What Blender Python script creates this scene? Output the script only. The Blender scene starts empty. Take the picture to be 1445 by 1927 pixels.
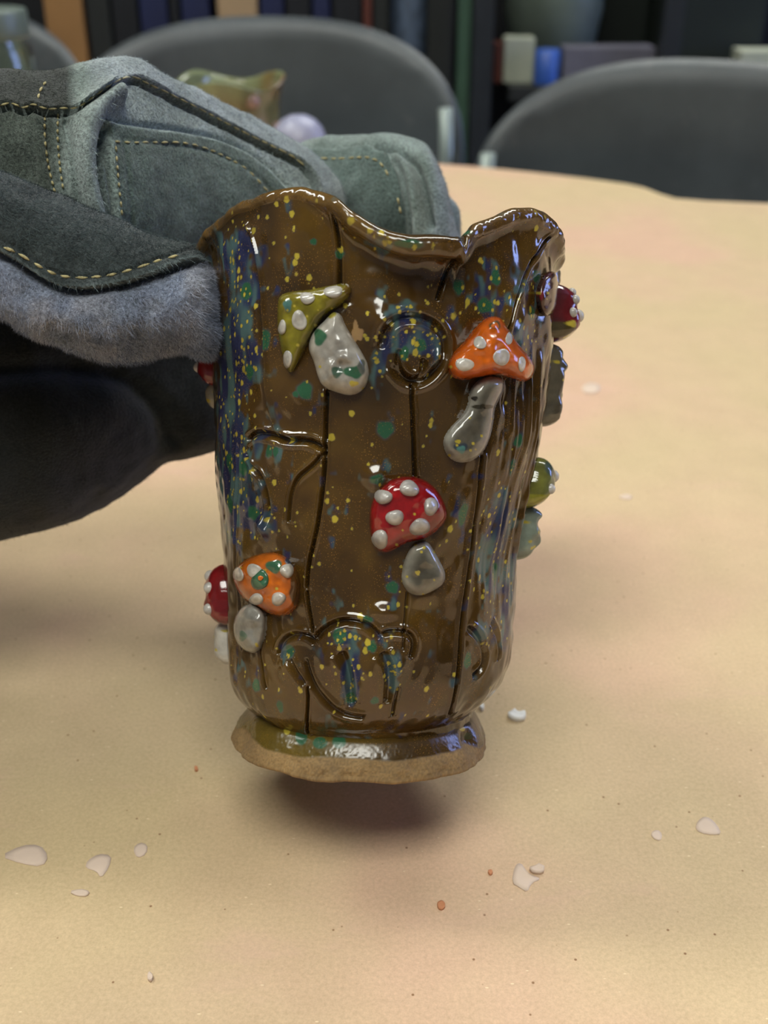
import bpy, math, random
import numpy as np
from mathutils import Vector, Matrix
from mathutils.bvhtree import BVHTree

rng = np.random.default_rng(7)
random.seed(7)
scene = bpy.context.scene
COL = scene.collection

# ------------------------------------------------------------------ camera
FPX, CX, CY = 2100.0, 722.5, 963.5
PITCH = math.radians(28.8)
CAM_H = 0.228
cam_d = bpy.data.cameras.new('camera')
cam_d.sensor_fit = 'VERTICAL'
cam_d.sensor_height = 24.0
cam_d.lens = FPX / 1927.0 * 24.0
cam_d.clip_start = 0.01
cam_d.dof.use_dof = True
cam_d.dof.focus_distance = 0.268
cam_d.dof.aperture_fstop = cam_d.lens / 2.5
cam = bpy.data.objects.new('camera', cam_d)
cam.location = (0, 0, CAM_H)
cam.rotation_euler = (math.pi / 2 - PITCH, 0, 0)
COL.objects.link(cam)
scene.camera = cam
_a = math.pi / 2 - PITCH
RC = np.array([[1, 0, 0], [0, math.cos(_a), -math.sin(_a)], [0, math.sin(_a), math.cos(_a)]])
TC = np.array([0, 0, CAM_H])

# ------------------------------------------------------------------ world, exposure
w = bpy.data.worlds.new('World')
scene.world = w
w.use_nodes = True
w.node_tree.nodes['Background'].inputs[0].default_value = (0.93, 0.98, 1.0, 1)
w.node_tree.nodes['Background'].inputs[1].default_value = 0.13
scene.view_settings.view_transform = 'Standard'
scene.view_settings.look = 'None'
scene.view_settings.gamma = 1.0
scene.view_settings.use_curve_mapping = False
scene.view_settings.exposure = 0.10
LAMP_POWER = 21.0

# ------------------------------------------------------------------ helpers
def cam2world(p):
    return np.asarray(p) @ RC.T + TC
def P(px, py, d):
    px = np.asarray(px, float); py = np.asarray(py, float); d = np.asarray(d, float)
    c = np.stack(np.broadcast_arrays((px - CX) / FPX * d, -(py - CY) / FPX * d, -d), -1)
    return cam2world(c)
def to_px(pw):
    c = (np.asarray(pw) - TC) @ RC
    return CX - FPX * c[..., 0] / c[..., 2], CY + FPX * c[..., 1] / c[..., 2]
def on_plane(px, py, z=0.0):
    d = P(px, py, 1.0) - TC
    t = (z - TC[2]) / d[..., 2]
    return TC + d * np.asarray(t)[..., None]
def at_y(px, py, y):
    d = P(px, py, 1.0) - TC
    return TC + d * (y / d[..., 1])[..., None]
def lin(*rgb):
    c = np.array(rgb, float) / 255.0
    return np.where(c <= 0.04045, c / 12.92, ((c + 0.055) / 1.055) ** 2.4)
def lin4(*rgb):
    return tuple(lin(*rgb)) + (1.0,)
def _hash(ix, iy, iz, seed):
    h = (ix * 374761393 + iy * 668265263 + iz * 2147483647 + seed * 1274126177) & 0xffffffff
    h = ((h ^ (h >> 13)) * 1274126177) & 0xffffffff
    return ((h ^ (h >> 16)) & 0xffff) / 65535.0
def noise3(x, y, z, seed=0):
    x, y, z = np.broadcast_arrays(np.asarray(x, float), np.asarray(y, float), np.asarray(z, float))
    ix, iy, iz = np.floor(x).astype(np.int64), np.floor(y).astype(np.int64), np.floor(z).astype(np.int64)
    fx, fy, fz = x - ix, y - iy, z - iz
    fx, fy, fz = [t * t * (3 - 2 * t) for t in (fx, fy, fz)]
    r = 0
    for a in (0, 1):
        for b in (0, 1):
            for c in (0, 1):
                r = r + _hash(ix + a, iy + b, iz + c, seed) * (fx if a else 1 - fx) * (fy if b else 1 - fy) * (fz if c else 1 - fz)
    return r * 2 - 1
def smooth(t):
    t = np.clip(t, 0, 1)
    return t * t * (3 - 2 * t)
def seg_dist(X, Y, pts, signed=False):
    """distance of points to a polyline; signed: positive on the left (above, for a line that runs to the right with y down)"""
    best = np.full(X.shape, 1e9); sg = np.ones(X.shape); along = np.zeros(X.shape); acc = 0.0
    for (x0, y0), (x1, y1) in zip(pts[:-1], pts[1:]):
        dx, dy = x1 - x0, y1 - y0
        L2 = dx * dx + dy * dy + 1e-20
        t = np.clip(((X - x0) * dx + (Y - y0) * dy) / L2, 0, 1)
        d = np.hypot(X - x0 - t * dx, Y - y0 - t * dy)
        m = d < best
        best = np.where(m, d, best)
        if signed:
            cr = dx * (Y - y0) - dy * (X - x0)
            sg = np.where(m, np.where(cr < 0, 1.0, -1.0), sg)
        along = np.where(m, acc + t * math.sqrt(L2), along)
        acc += math.sqrt(L2)
    return (best * sg if signed else best), along / max(acc, 1e-9)
def poly_sd(X, Y, poly):
    """signed distance to a closed polygon, positive inside"""
    d, _ = seg_dist(X, Y, list(poly) + [poly[0]])
    inside = np.zeros(X.shape, bool)
    n = len(poly)
    for i in range(n):
        x0, y0 = poly[i]; x1, y1 = poly[(i + 1) % n]
        c = ((y0 > Y) != (y1 > Y)) & (X < (x1 - x0) * (Y - y0) / ((y1 - y0) if y1 != y0 else 1e-12) + x0)
        inside ^= c
    return np.where(inside, d, -d)
def chaikin(poly, n=2, closed=True):
    p = np.array(poly, float)
    for _ in range(n):
        q = np.roll(p, -1, 0) if closed else p[1:]
        b = p if closed else p[:-1]
        r = np.empty((len(b) * 2, p.shape[1])); r[0::2] = b * .75 + q * .25; r[1::2] = b * .25 + q * .75
        p = r if closed else np.vstack([p[:1], r, p[-1:]])
    return p
def crom(xs, ys, x):
    """monotone-ish cubic interpolation of table ys(xs)"""
    xs = np.asarray(xs, float); ys = np.asarray(ys, float)
    h = np.diff(xs); dl = np.diff(ys) / h
    m = np.empty(len(xs)); m[0] = dl[0]; m[-1] = dl[-1]
    for i in range(1, len(xs) - 1):
        m[i] = 0 if dl[i - 1] * dl[i] <= 0 else (h[i - 1] + h[i]) / (h[i - 1] / dl[i - 1] + h[i] / dl[i]) * 1.0
    x = np.clip(x, xs[0], xs[-1])
    k = np.clip(np.searchsorted(xs, x) - 1, 0, len(xs) - 2)
    t = (x - xs[k]) / h[k]
    return ((2 * t**3 - 3 * t**2 + 1) * ys[k] + (t**3 - 2 * t**2 + t) * h[k] * m[k]
            + (-2 * t**3 + 3 * t**2) * ys[k + 1] + (t**3 - t**2) * h[k] * m[k + 1])

def raw_mesh(name, verts, faces, col=None, smooth_shade=True):
    me = bpy.data.meshes.new(name)
    verts = np.asarray(verts, np.float32).reshape(-1, 3)
    if isinstance(faces, np.ndarray):
        n = faces.shape[1]
        me.vertices.add(len(verts)); me.vertices.foreach_set('co', verts.ravel())
        me.loops.add(faces.size); me.loops.foreach_set('vertex_index', faces.astype(np.int32).ravel())
        me.polygons.add(len(faces)); me.polygons.foreach_set('loop_start', np.arange(0, faces.size, n, dtype=np.int32))
        me.update(calc_edges=True)
    else:
        me.from_pydata([tuple(map(float, v)) for v in verts], [], [tuple(map(int, f)) for f in faces])
    me.validate()
    me.polygons.foreach_set('use_smooth', np.full(len(me.polygons), smooth_shade))
    if col is not None:
        at = me.color_attributes.new('Col', 'FLOAT_COLOR', 'POINT')
        c = np.asarray(col, np.float32).reshape(-1, 4)
        at.data.foreach_set('color', c.ravel())
    return me
def origin_of(o):
    v = Vector((0, 0, 0))
    while o is not None:
        v += o.location; o = o.parent
    return np.array(v)
def mk(name, verts, faces, mat, parent=None, loc=None, col=None, smooth_shade=True):
    """verts in world space; the object sits at loc (or on its parent's origin)"""
    base = origin_of(parent) if parent is not None else np.zeros(3)
    l = base if loc is None else np.asarray(loc, float)
    me = raw_mesh(name, np.asarray(verts, float).reshape(-1, 3) - l, faces, col, smooth_shade)
    o = bpy.data.objects.new(name, me)
    COL.objects.link(o)
    if parent is not None:
        o.parent = parent
    o.location = l - base
    if mat is not None:
        me.materials.append(mat)
    return o
def empty(name, loc):
    o = bpy.data.objects.new(name, None); COL.objects.link(o); o.location = tuple(map(float, loc)); o.empty_display_size = .02
    return o
def tag(o, label=None, cat=None, group=None, kind=None):
    if label: o['label'] = label
    if cat: o['category'] = cat
    if group: o['group'] = group
    if kind: o['kind'] = kind
    return o
def grid_faces(nr, nc, wrap=False):
    i, j = np.meshgrid(np.arange(nr - 1), np.arange(nc if wrap else nc - 1), indexing='ij')
    j2 = (j + 1) % nc
    return np.stack([i * nc + j, i * nc + j2, (i + 1) * nc + j2, (i + 1) * nc + j], -1).reshape(-1, 4)
def box(cx, cy, cz, sx, sy, sz, bev=0.0, rz=0.0):
    """bevelled box verts/faces in world space"""
    import bmesh
    bm = bmesh.new(); bmesh.ops.create_cube(bm, size=1)
    for v in bm.verts: v.co = Vector((v.co.x * sx, v.co.y * sy, v.co.z * sz))
    if bev > 0: bmesh.ops.bevel(bm, geom=bm.edges[:], offset=bev, segments=2, affect='EDGES', profile=.6)
    bmesh.ops.transform(bm, matrix=Matrix.Translation((cx, cy, cz)) @ Matrix.Rotation(rz, 4, 'Z'), verts=bm.verts)
    v = np.array([tuple(q.co) for q in bm.verts]); bm.verts.index_update()
    f = [[q.index for q in fc.verts] for fc in bm.faces]
    bm.free()
    return v, f
def tube(pts, rad, n=12):
    pts = np.array(pts, float); rad = np.broadcast_to(np.asarray(rad, float), (len(pts),))
    T = np.gradient(pts, axis=0); T /= np.linalg.norm(T, axis=1)[:, None]
    up = np.array([0.13, 0.31, 0.94]); V = []
    for i, t in enumerate(T):
        b = np.cross(t, up)
        if np.linalg.norm(b) < .1: b = np.cross(t, [1, 0, 0.])
        b /= np.linalg.norm(b); c = np.cross(b, t)
        an = np.linspace(0, 2 * np.pi, n, endpoint=False)
        V.append(pts[i] + rad[i] * (np.cos(an)[:, None] * b + np.sin(an)[:, None] * c))
    V = np.vstack(V); F = grid_faces(len(pts), n, True).tolist()
    F.append(list(range(n))[::-1]); F.append([(len(pts) - 1) * n + k for k in range(n)])
    return V, F
def lathe(prof, cx, cy, n=48, squash=None):
    an = np.linspace(0, 2 * np.pi, n, endpoint=False); V = []
    for r, z in prof:
        rr = r if squash is None else r * squash(an, z)
        V.append(np.stack([cx + rr * np.cos(an), cy + rr * np.sin(an), np.full(n, z)], -1))
    return np.vstack(V), grid_faces(len(prof), n, True)[:, ::1]
def joinm(parts):
    V = []; F = []; o = 0
    for v, f in parts:
        V.append(np.asarray(v)); F += [[int(i) + o for i in q] for q in f]; o += len(v)
    return np.vstack(V), F

# ------------------------------------------------------------------ materials
def new_mat(name):
    m = bpy.data.materials.new(name); m.use_nodes = True
    return m, m.node_tree, m.node_tree.nodes['Principled BSDF']
def N(nt, t, **kw):
    n = nt.nodes.new(t)
    for k, v in kw.items(): setattr(n, k, v)
    return n
def mix_col(nt, fac, a, b, mode='MIX'):
    n = N(nt, 'ShaderNodeMix', data_type='RGBA', blend_type=mode)
    if isinstance(fac, (int, float)): n.inputs[0].default_value = fac
    else: nt.links.new(fac, n.inputs[0])
    for s, v in ((6, a), (7, b)):
        if isinstance(v, tuple): n.inputs[s].default_value = v
        else: nt.links.new(v, n.inputs[s])
    return n.outputs[2]
def tex_noise(nt, scale, detail=4, rough=.55, coord='Object', vec_scale=None):
    tc = N(nt, 'ShaderNodeTexCoord'); n = N(nt, 'ShaderNodeTexNoise')
    n.inputs['Scale'].default_value = scale; n.inputs['Detail'].default_value = detail; n.inputs['Roughness'].default_value = rough
    if vec_scale:
        mp = N(nt, 'ShaderNodeMapping'); mp.inputs['Scale'].default_value = vec_scale
        nt.links.new(tc.outputs[coord], mp.inputs[0]); nt.links.new(mp.outputs[0], n.inputs[0])
    else: nt.links.new(tc.outputs[coord], n.inputs[0])
    return n.outputs['Fac']
def ramp(nt, fac, *stops):
    r = N(nt, 'ShaderNodeValToRGB')
    el = r.color_ramp.elements
    while len(el) < len(stops): el.new(0.5)
    for e, (p, c) in zip(el, stops): e.position = p; e.color = c if isinstance(c, tuple) else (c, c, c, 1)
    nt.links.new(fac, r.inputs[0])
    return r.outputs[0]
def bump(nt, bsdf, h, strength, dist):
    b = N(nt, 'ShaderNodeBump'); b.inputs['Strength'].default_value = strength; b.inputs['Distance'].default_value = dist
    nt.links.new(h, b.inputs['Height']); nt.links.new(b.outputs[0], bsdf.inputs['Normal'])
    return b
def plain(name, rgb, rough=.5, metal=0.0, var=.15, scale=30, bmp=0.0, bscale=200):
    m, nt, b = new_mat(name)
    f = tex_noise(nt, scale, 5)
    c = lin(*rgb)
    d = tuple(c * (1 - var)) + (1,); e = tuple(np.clip(c * (1 + var), 0, 1)) + (1,)
    nt.links.new(ramp(nt, f, (.3, d), (.7, e)), b.inputs['Base Color'])
    b.inputs['Roughness'].default_value = rough; b.inputs['Metallic'].default_value = metal
    if bmp: bump(nt, b, tex_noise(nt, bscale, 4), bmp, .001)
    return m

def glaze_mat():
    m, nt, b = new_mat('speckled_glaze')
    at = N(nt, 'ShaderNodeAttribute', attribute_name='Col')
    # fine golden iron specks inside the glaze
    tc = N(nt, 'ShaderNodeTexCoord'); vo = N(nt, 'ShaderNodeTexVoronoi'); vo.inputs['Scale'].default_value = 1900
    nt.links.new(tc.outputs['Object'], vo.inputs['Vector'])
    sp = ramp(nt, vo.outputs['Distance'], (.16, 1.0), (.30, 0.0))
    big = ramp(nt, tex_noise(nt, 130, 3), (.42, 0.0), (.66, 1.0))
    mul = N(nt, 'ShaderNodeMath', operation='MULTIPLY'); nt.links.new(sp, mul.inputs[0]); nt.links.new(big, mul.inputs[1])
    mul2 = N(nt, 'ShaderNodeMath', operation='MULTIPLY'); nt.links.new(mul.outputs[0], mul2.inputs[0]); mul2.inputs[1].default_value = .6
    cloud = ramp(nt, tex_noise(nt, 70, 5, .6), (.3, (.72, .70, .66, 1)), (.7, (1.22, 1.2, 1.1, 1)))
    base = mix_col(nt, 1.0, at.outputs['Color'], cloud, 'MULTIPLY')
    c = mix_col(nt, mul2.outputs[0], base, lin4(150, 108, 40))
    nt.links.new(c, b.inputs['Base Color'])
    nt.links.new(at.outputs['Alpha'], b.inputs['Roughness'])
    b.inputs['Specular IOR Level'].default_value = .75
    bump(nt, b, tex_noise(nt, 420, 3), .06, .0006)
    return m
def bisque_mat():
    m, nt, b = new_mat('mushroom_glaze')
    at = N(nt, 'ShaderNodeAttribute', attribute_name='Col')
    cloud = ramp(nt, tex_noise(nt, 260, 5, .6), (.3, (.72, .70, .68, 1)), (.7, (1.15, 1.15, 1.12, 1)))
    c = mix_col(nt, 1.0, at.outputs['Color'], cloud, 'MULTIPLY')
    nt.links.new(c, b.inputs['Base Color'])
    nt.links.new(at.outputs['Alpha'], b.inputs['Roughness'])
    b.inputs['Specular IOR Level'].default_value = .75
    bump(nt, b, tex_noise(nt, 500, 3), .10, .0006)
    return m
def suede_mat():
    m, nt, b = new_mat('suede_leather')
    at = N(nt, 'ShaderNodeAttribute', attribute_name='Col')
    fine = ramp(nt, tex_noise(nt, 1300, 4, .75), (.32, (.38, .38, .38, 1)), (.70, (1.75, 1.75, 1.75, 1)))
    blot = ramp(nt, tex_noise(nt, 70, 5, .65), (.32, (.60, .64, .62, 1)), (.70, (1.32, 1.32, 1.36, 1)))
    c = mix_col(nt, 1.0, mix_col(nt, 1.0, at.outputs['Color'], fine, 'MULTIPLY'), blot, 'MULTIPLY')
    c = mix_col(nt, 1.0, c, (1.4, 1.38, 1.34, 1), 'MULTIPLY')
    nt.links.new(c, b.inputs['Base Color'])
    b.inputs['Roughness'].default_value = .95
    b.inputs['Specular IOR Level'].default_value = .08
    b.inputs['Sheen Weight'].default_value = .30; b.inputs['Sheen Roughness'].default_value = .5
    bump(nt, b, tex_noise(nt, 1300, 4, .75), .9, .0008)
    return m
def paper_mat():
    m, nt, b = new_mat('brown_kraft_paper')
    big = tex_noise(nt, 5.5, 4, .5)
    hue = ramp(nt, big, (.38, lin4(203, 181, 143)), (.50, lin4(206, 180, 146)), (.62, lin4(211, 176, 150)))  # broad pink to yellow drift: tint of mixed light put into the colour
    fib = ramp(nt, tex_noise(nt, 900, 6, .75), (.30, (.84, .83, .80, 1)), (.70, (1.10, 1.10, 1.10, 1)))
    mot = ramp(nt, tex_noise(nt, 55, 6, .6), (.30, (.95, .945, .94, 1)), (.70, (1.04, 1.04, 1.04, 1)))
    c = mix_col(nt, 1.0, mix_col(nt, 1.0, hue, fib, 'MULTIPLY'), mot, 'MULTIPLY')
    # scattered dark and pale fibres
    tc = N(nt, 'ShaderNodeTexCoord'); vo = N(nt, 'ShaderNodeTexVoronoi'); vo.inputs['Scale'].default_value = 170
    nt.links.new(tc.outputs['Object'], vo.inputs['Vector'])
    dk = ramp(nt, vo.outputs['Distance'], (.04, 1.0), (.075, 0.0))
    c = mix_col(nt, dk, c, lin4(140, 105, 75))
    vo2 = N(nt, 'ShaderNodeTexVoronoi'); vo2.inputs['Scale'].default_value = 130
    mp = N(nt, 'ShaderNodeMapping'); mp.inputs['Scale'].default_value = (1, 2.2, 1); mp.inputs['Location'].default_value = (3, 1, 0); mp.inputs['Rotation'].default_value = (0, 0, .7)
    nt.links.new(tc.outputs['Object'], mp.inputs[0]); nt.links.new(mp.outputs[0], vo2.inputs['Vector'])
    lt = ramp(nt, vo2.outputs['Distance'], (.04, .8), (.07, 0.0))
    c = mix_col(nt, lt, c, lin4(232, 214, 180))
    # smears of dried pink clay slip
    sm = ramp(nt, tex_noise(nt, 9, 6, .65, vec_scale=(1, 2.6, 1)), (.60, 0.0), (.74, .55))
    c = mix_col(nt, sm, c, lin4(214, 176, 156))
    nt.links.new(c, b.inputs['Base Color'])
    b.inputs['Roughness'].default_value = .62
    b.inputs['Specular IOR Level'].default_value = .25
    bump(nt, b, tex_noise(nt, 500, 5, .7), .12, .0006)
    return m
def glass_mat(name, rgb, rough=.03):
    m, nt, b = new_mat(name)
    b.inputs['Base Color'].default_value = lin4(*rgb)
    b.inputs['Transmission Weight'].default_value = 1.0
    b.inputs['Roughness'].default_value = rough
    b.inputs['IOR'].default_value = 1.45
    return m
def emit_mat(name, rgb, strength):
    m, nt, b = new_mat(name)
    b.inputs['Base Color'].default_value = (.8, .8, .8, 1)
    b.inputs['Emission Color'].default_value = lin4(*rgb)
    b.inputs['Emission Strength'].default_value = strength
    return m
def chair_mat():
    m, nt, b = new_mat('worn_black_plastic')
    base = ramp(nt, tex_noise(nt, 7, 5, .6), (.3, lin4(54, 59, 63)), (.7, lin4(76, 82, 86)))
    dust = ramp(nt, tex_noise(nt, 22, 6, .7), (.58, 0.0), (.76, .35))
    c = mix_col(nt, dust, base, lin4(120, 120, 122))
    nt.links.new(c, b.inputs['Base Color']); b.inputs['Roughness'].default_value = .45
    bump(nt, b, tex_noise(nt, 160, 4), .25, .001)
    return m
M = dict(
    glaze=glaze_mat(), mush=bisque_mat(), suede=suede_mat(), paper=paper_mat(), chair=chair_mat(),
    thread=plain('cream_thread', (176, 164, 118), .8, var=.2, scale=900),
    flake=plain('dried_pink_clay', (214, 192, 174), .8, var=.06, scale=80),
    white_flake=plain('white_clay_chip', (236, 234, 232), .6, var=.05, scale=80),
    terra=plain('terracotta_crumb', (196, 132, 92), .8, var=.1, scale=200),
    tube=plain('pale_steel_tube', (150, 162, 158), .4, .3, var=.08),
    table_wood=plain('table_board', (150, 118, 84), .6, var=.1, scale=6),
    floor=plain('grey_concrete', (92, 92, 90), .7, var=.15, scale=3),
    wall=plain('dark_painted_wall', (70, 74, 72), .8, var=.08, scale=3),
    ceil=plain('white_ceiling', (196, 196, 190), .9, var=.03, scale=3),
    darkwood=plain('dark_stained_board', (30, 32, 30), .6, var=.2, scale=8),
    green_metal=plain('green_enamel', (66, 92, 76), .4, var=.1),
    dark_metal=plain('charcoal_enamel', (38, 41, 45), .45, var=.1),
    dkgreen=plain('dark_green_board', (26, 34, 28), .6, var=.2, scale=10),
    tan=plain('pale_pine', (168, 140, 106), .6, var=.12, scale=12),
    orange_wood=plain('varnished_pine', (150, 110, 66), .5, var=.12, scale=12),
    navy=plain('navy_card', (24, 30, 64), .55, var=.25, scale=12),
    blackcard=plain('black_card', (12, 13, 18), .6, var=.3, scale=12),
    rust=plain('rust_red_card', (88, 42, 30), .6, var=.2, scale=12),
    bluegrey=plain('splashed_blue_plastic', (92, 106, 128), .5, var=.45, scale=40),
    greypot=plain('grey_green_stoneware', (98, 108, 98), .5, var=.15, scale=14),
    whitebox=plain('off_white_card', (176, 180, 160), .7, var=.12, scale=30),
    bluecap=plain('bright_blue_plastic', (52, 88, 168), .4, var=.1),
    mauve=plain('mauve_grey_card', (98, 96, 108), .7, var=.1),
    lav=plain('lavender_glaze', (150, 152, 176), .35, var=.1),
    glass=glass_mat('clear_glass', (226, 240, 236)),
    lid=plain('grey_green_lid', (96, 108, 100), .4, var=.1),
    lamp_body=plain('white_enamel', (215, 216, 214), .4, var=.03),
    lamp=emit_mat('lamp_diffuser', (253, 254, 245), LAMP_POWER),
    panel=emit_mat('wide_panel_diffuser', (253, 254, 245), LAMP_POWER * .58),
    sky_pane=emit_mat('daylit_window_pane', (150, 175, 255), 9.0),
    frame=plain('window_frame_paint', (190, 190, 186), .5, var=.04),
)

# ------------------------------------------------------------------ the room
FL = -0.73
def struct(name, v, f, mat):
    o = mk(name, v, f, mat, smooth_shade=False); o['kind'] = 'structure'; return o
struct('floor', *box(0, .5, FL - .02, 6.4, 6.4, .04), M['floor'])
struct('ceiling', *box(0, .5, 1.85, 6.4, 6.4, .04), M['ceil'])
struct('wall_back', *box(0, 2.62, .55, 6.4, .06, 2.56), M['wall'])
# right-hand wall with a window opening
WX = 2.45
wr = joinm([box(WX, .5, -.42, .08, 4.3, .62), box(WX, .5, 1.67, .08, 4.3, .32),
            box(WX, -.30, .70, .08, 2.7, 1.62), box(WX, 2.10, .70, .08, 1.1, 1.62)])
struct('wall_right', *wr, M['wall'])
wn = empty('window_1', (WX, 1.3, -.11)); wn['kind'] = 'structure'
mk('window_frame', *joinm([box(WX, 1.3, -.085, .10, .6, .05), box(WX, 1.3, 1.485, .10, .6, .05), box(WX, 1.03, .7, .10, .06, 1.52),
                           box(WX, 1.57, .7, .10, .06, 1.52), box(WX, 1.3, .7, .07, .04, 1.52)]), M['frame'], wn, smooth_shade=False)
for yy in (1.17, 1.43):
    mk('pane', *box(WX + .01, yy, .7, .008, .22, 1.52), M['sky_pane'], wn, smooth_shade=False)

# ceiling lamps: fluorescent fittings
def ceiling_lamp(x, y, rz, label, L=1.25, W=.30, mat='lamp'):
    e = empty('ceiling_lamp', (x, y, 1.83)); tag(e, label, 'lamp', 'fluorescent ceiling lamps')
    mk('housing', *box(x, y, 1.80, L + .06, W + .06, .06, .006, rz), M['lamp_body'], e, smooth_shade=False)
    mk('diffuser', *box(x, y, 1.762, L, W, .022, .004, rz), M[mat], e, smooth_shade=False)
ceiling_lamp(-.15, -.55, .12, 'fluorescent ceiling lamp above the near side of the table', 1.2, .60, 'panel')
ceiling_lamp(-1.15, .75, .15, 'fluorescent ceiling lamp above the left end of the table')
ceiling_lamp(.75, 1.75, .15, 'fluorescent ceiling lamp above the far right chair')

# ------------------------------------------------------------------ table and paper
edge_px = [(820, 308), (900, 314), (1000, 324), (1100, 335), (1180, 346), (1212, 353), (1240, 364), (1270, 373), (1330, 378), (1445, 383)]
edge = [on_plane(x, y, 0.0)[:2] for x, y in edge_px]
d0 = edge[0] - edge[3]; d0 = d0 / np.linalg.norm(d0)
far_left = edge[0] + d0 * 1.0
d1 = edge[-1] - edge[-3]; d1 = d1 / np.linalg.norm(d1)
far_right = edge[-1] + d1 * .65
nrm = np.array([-d0[1], d0[0]]); nrm = nrm if nrm[1] < 0 else -nrm
outline = [far_left] + edge + [far_right, far_right + nrm * 1.25 + np.array([.1, 0]), far_left + nrm * 1.45]
def slab(outline, z0, z1):
    n = len(outline)
    v = [(p[0], p[1], z1) for p in outline] + [(p[0], p[1], z0) for p in outline]
    f = [list(range(n)), list(range(n, 2 * n))[::-1]] + [[i, n + i, n + (i + 1) % n, (i + 1) % n][::-1] for i in range(n)]
    # make the top face up
    area = sum(outline[i][0] * outline[(i + 1) % n][1] - outline[(i + 1) % n][0] * outline[i][1] for i in range(n))
    if area < 0: f = [q[::-1] for q in f]
    return np.array(v), f
cen = np.mean(np.array([far_left, far_right, outline[-2], outline[-1]]), 0)
paper = mk('paper_cover', *slab(outline, -.0012, 0.0), M['paper'], loc=(cen[0], cen[1], -.0012), smooth_shade=False)
tag(paper, 'brown kraft paper covering the work table with pale clay smears', 'paper')
shr = [cen + (np.array(p) - cen) * .975 for p in outline]
tb = empty('work_table', (cen[0], cen[1], FL)); tag(tb, 'work table under the brown paper cover', 'table')
mk('table_top', *slab(shr, -.0302, -.0012), M['table_wood'], tb, smooth_shade=False)
for q in (shr[0], shr[-3], shr[-2], shr[-1]):
    p = cen + (np.array(q) - cen) * .90
    mk('leg', *box(p[0], p[1], (FL - .0302) / 2, .05, .05, -.0302 - FL, .004), M['dark_metal'], tb, smooth_shade=False)

# ------------------------------------------------------------------ the cup
LEAN, TILT = math.radians(1.7), math.radians(5.0)
A_ = np.array([math.sin(LEAN) * math.cos(TILT), math.cos(LEAN) * math.cos(TILT), math.sin(TILT)])
F_ = np.array([0, 0, 1.0]) - A_ * A_[2]; F_ /= np.linalg.norm(F_)
X_ = np.cross(A_, F_)
O_ = np.array([(701 - CX) / FPX * .30, 0.0, -.30])
def side_xs(px, py):
    """pixel -> (x, s) on the plane through the cup axis that faces the camera"""
    d = np.array([(px - CX) / FPX, -(py - CY) / FPX, -1.0])
    t = (O_ @ F_) / (d @ F_)
    q = d * t - O_
    return q @ X_, q @ A_
left_t = [(1326, 478), (1315, 464), (1303, 452), (1291, 443), (1274, 435), (1254, 430), (1180, 428), (1100, 424), (1013, 417), (930, 409), (872, 406), (800, 406), (694, 398), (600, 398), (540, 398), (480, 396)]
right_t = [(1326, 890), (1315, 905), (1303, 919), (1291, 931), (1270, 946), (1231, 960), (1150, 968), (1050, 974), (980, 986), (930, 997), (850, 1015), (800, 1022), (700, 1032), (600, 1040), (540, 1042), (480, 1042)]
ls = np.array([side_xs(x, y) for y, x in left_t]); rs = np.array([side_xs(x, y) for y, x in right_t])
sgrid = np.linspace(ls[0, 1], ls[-1, 1], 300)
xl = crom(ls[:, 1], ls[:, 0], sgrid); xr = crom(rs[:, 1], rs[:, 0], sgrid)
_Rt, _Ot = (xr - xl) / 2 * .992, (xr + xl) / 2
S_CREASE = sgrid[0]
def Rb(s): return np.interp(s, sgrid, _Rt)
def Of(s): return np.interp(s, sgrid, _Ot)
def cup_pt(a, s, r):
    """world point for angle a (0 = front, + = right), axis height s, radius r"""
    a, s, r = np.broadcast_arrays(a, s, r)
    c = O_ + (Of(s) + r * np.sin(a))[..., None] * X_ + (r * np.cos(a))[..., None] * F_ + s[..., None] * A_
    return cam2world(c)
def inv(px, py, h=0.0):
    """pixel -> (a, s) on the cup's outer wall"""
    px = np.asarray(px, float); py = np.asarray(py, float)
    d = np.stack([(px - CX) / FPX, -(py - CY) / FPX, -np.ones_like(px)], -1)
    def fn(t):
        q = d * t[..., None] - O_
        s = q @ A_; x = q @ X_ - Of(s); z = q @ F_
        return np.hypot(x, z) - (Rb(s) + h), x, z, s
    ts = np.linspace(.235, .305, 90); lo = np.full(px.shape, .305); hi = np.full(px.shape, .305); found = np.zeros(px.shape, bool)
    bestt = np.full(px.shape, .30); bestv = np.full(px.shape, 1e9)
    for k, t in enumerate(ts):
        v = fn(np.full(px.shape, t))[0]
        m = (v <= 0) & ~found
        lo = np.where(m, ts[max(k - 1, 0)], lo); hi = np.where(m, t, hi); found |= m
        m2 = v < bestv; bestv = np.where(m2, v, bestv); bestt = np.where(m2, t, bestt)
    for _ in range(26):
        mid = (lo + hi) / 2; v = fn(mid)[0]
        lo = np.where(v > 0, mid, lo); hi = np.where(v > 0, hi, mid)
    t = np.where(found, hi, bestt)
    _, x, z, s = fn(t)
    return np.arctan2(x, z), s
RM = 0.0425
def inv_line(pts, n=2):
    p = chaikin(pts, n, closed=False)
    a, s = inv(p[:, 0], p[:, 1])
    return [(u * RM, v) for u, v in zip(a, s)]

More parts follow.
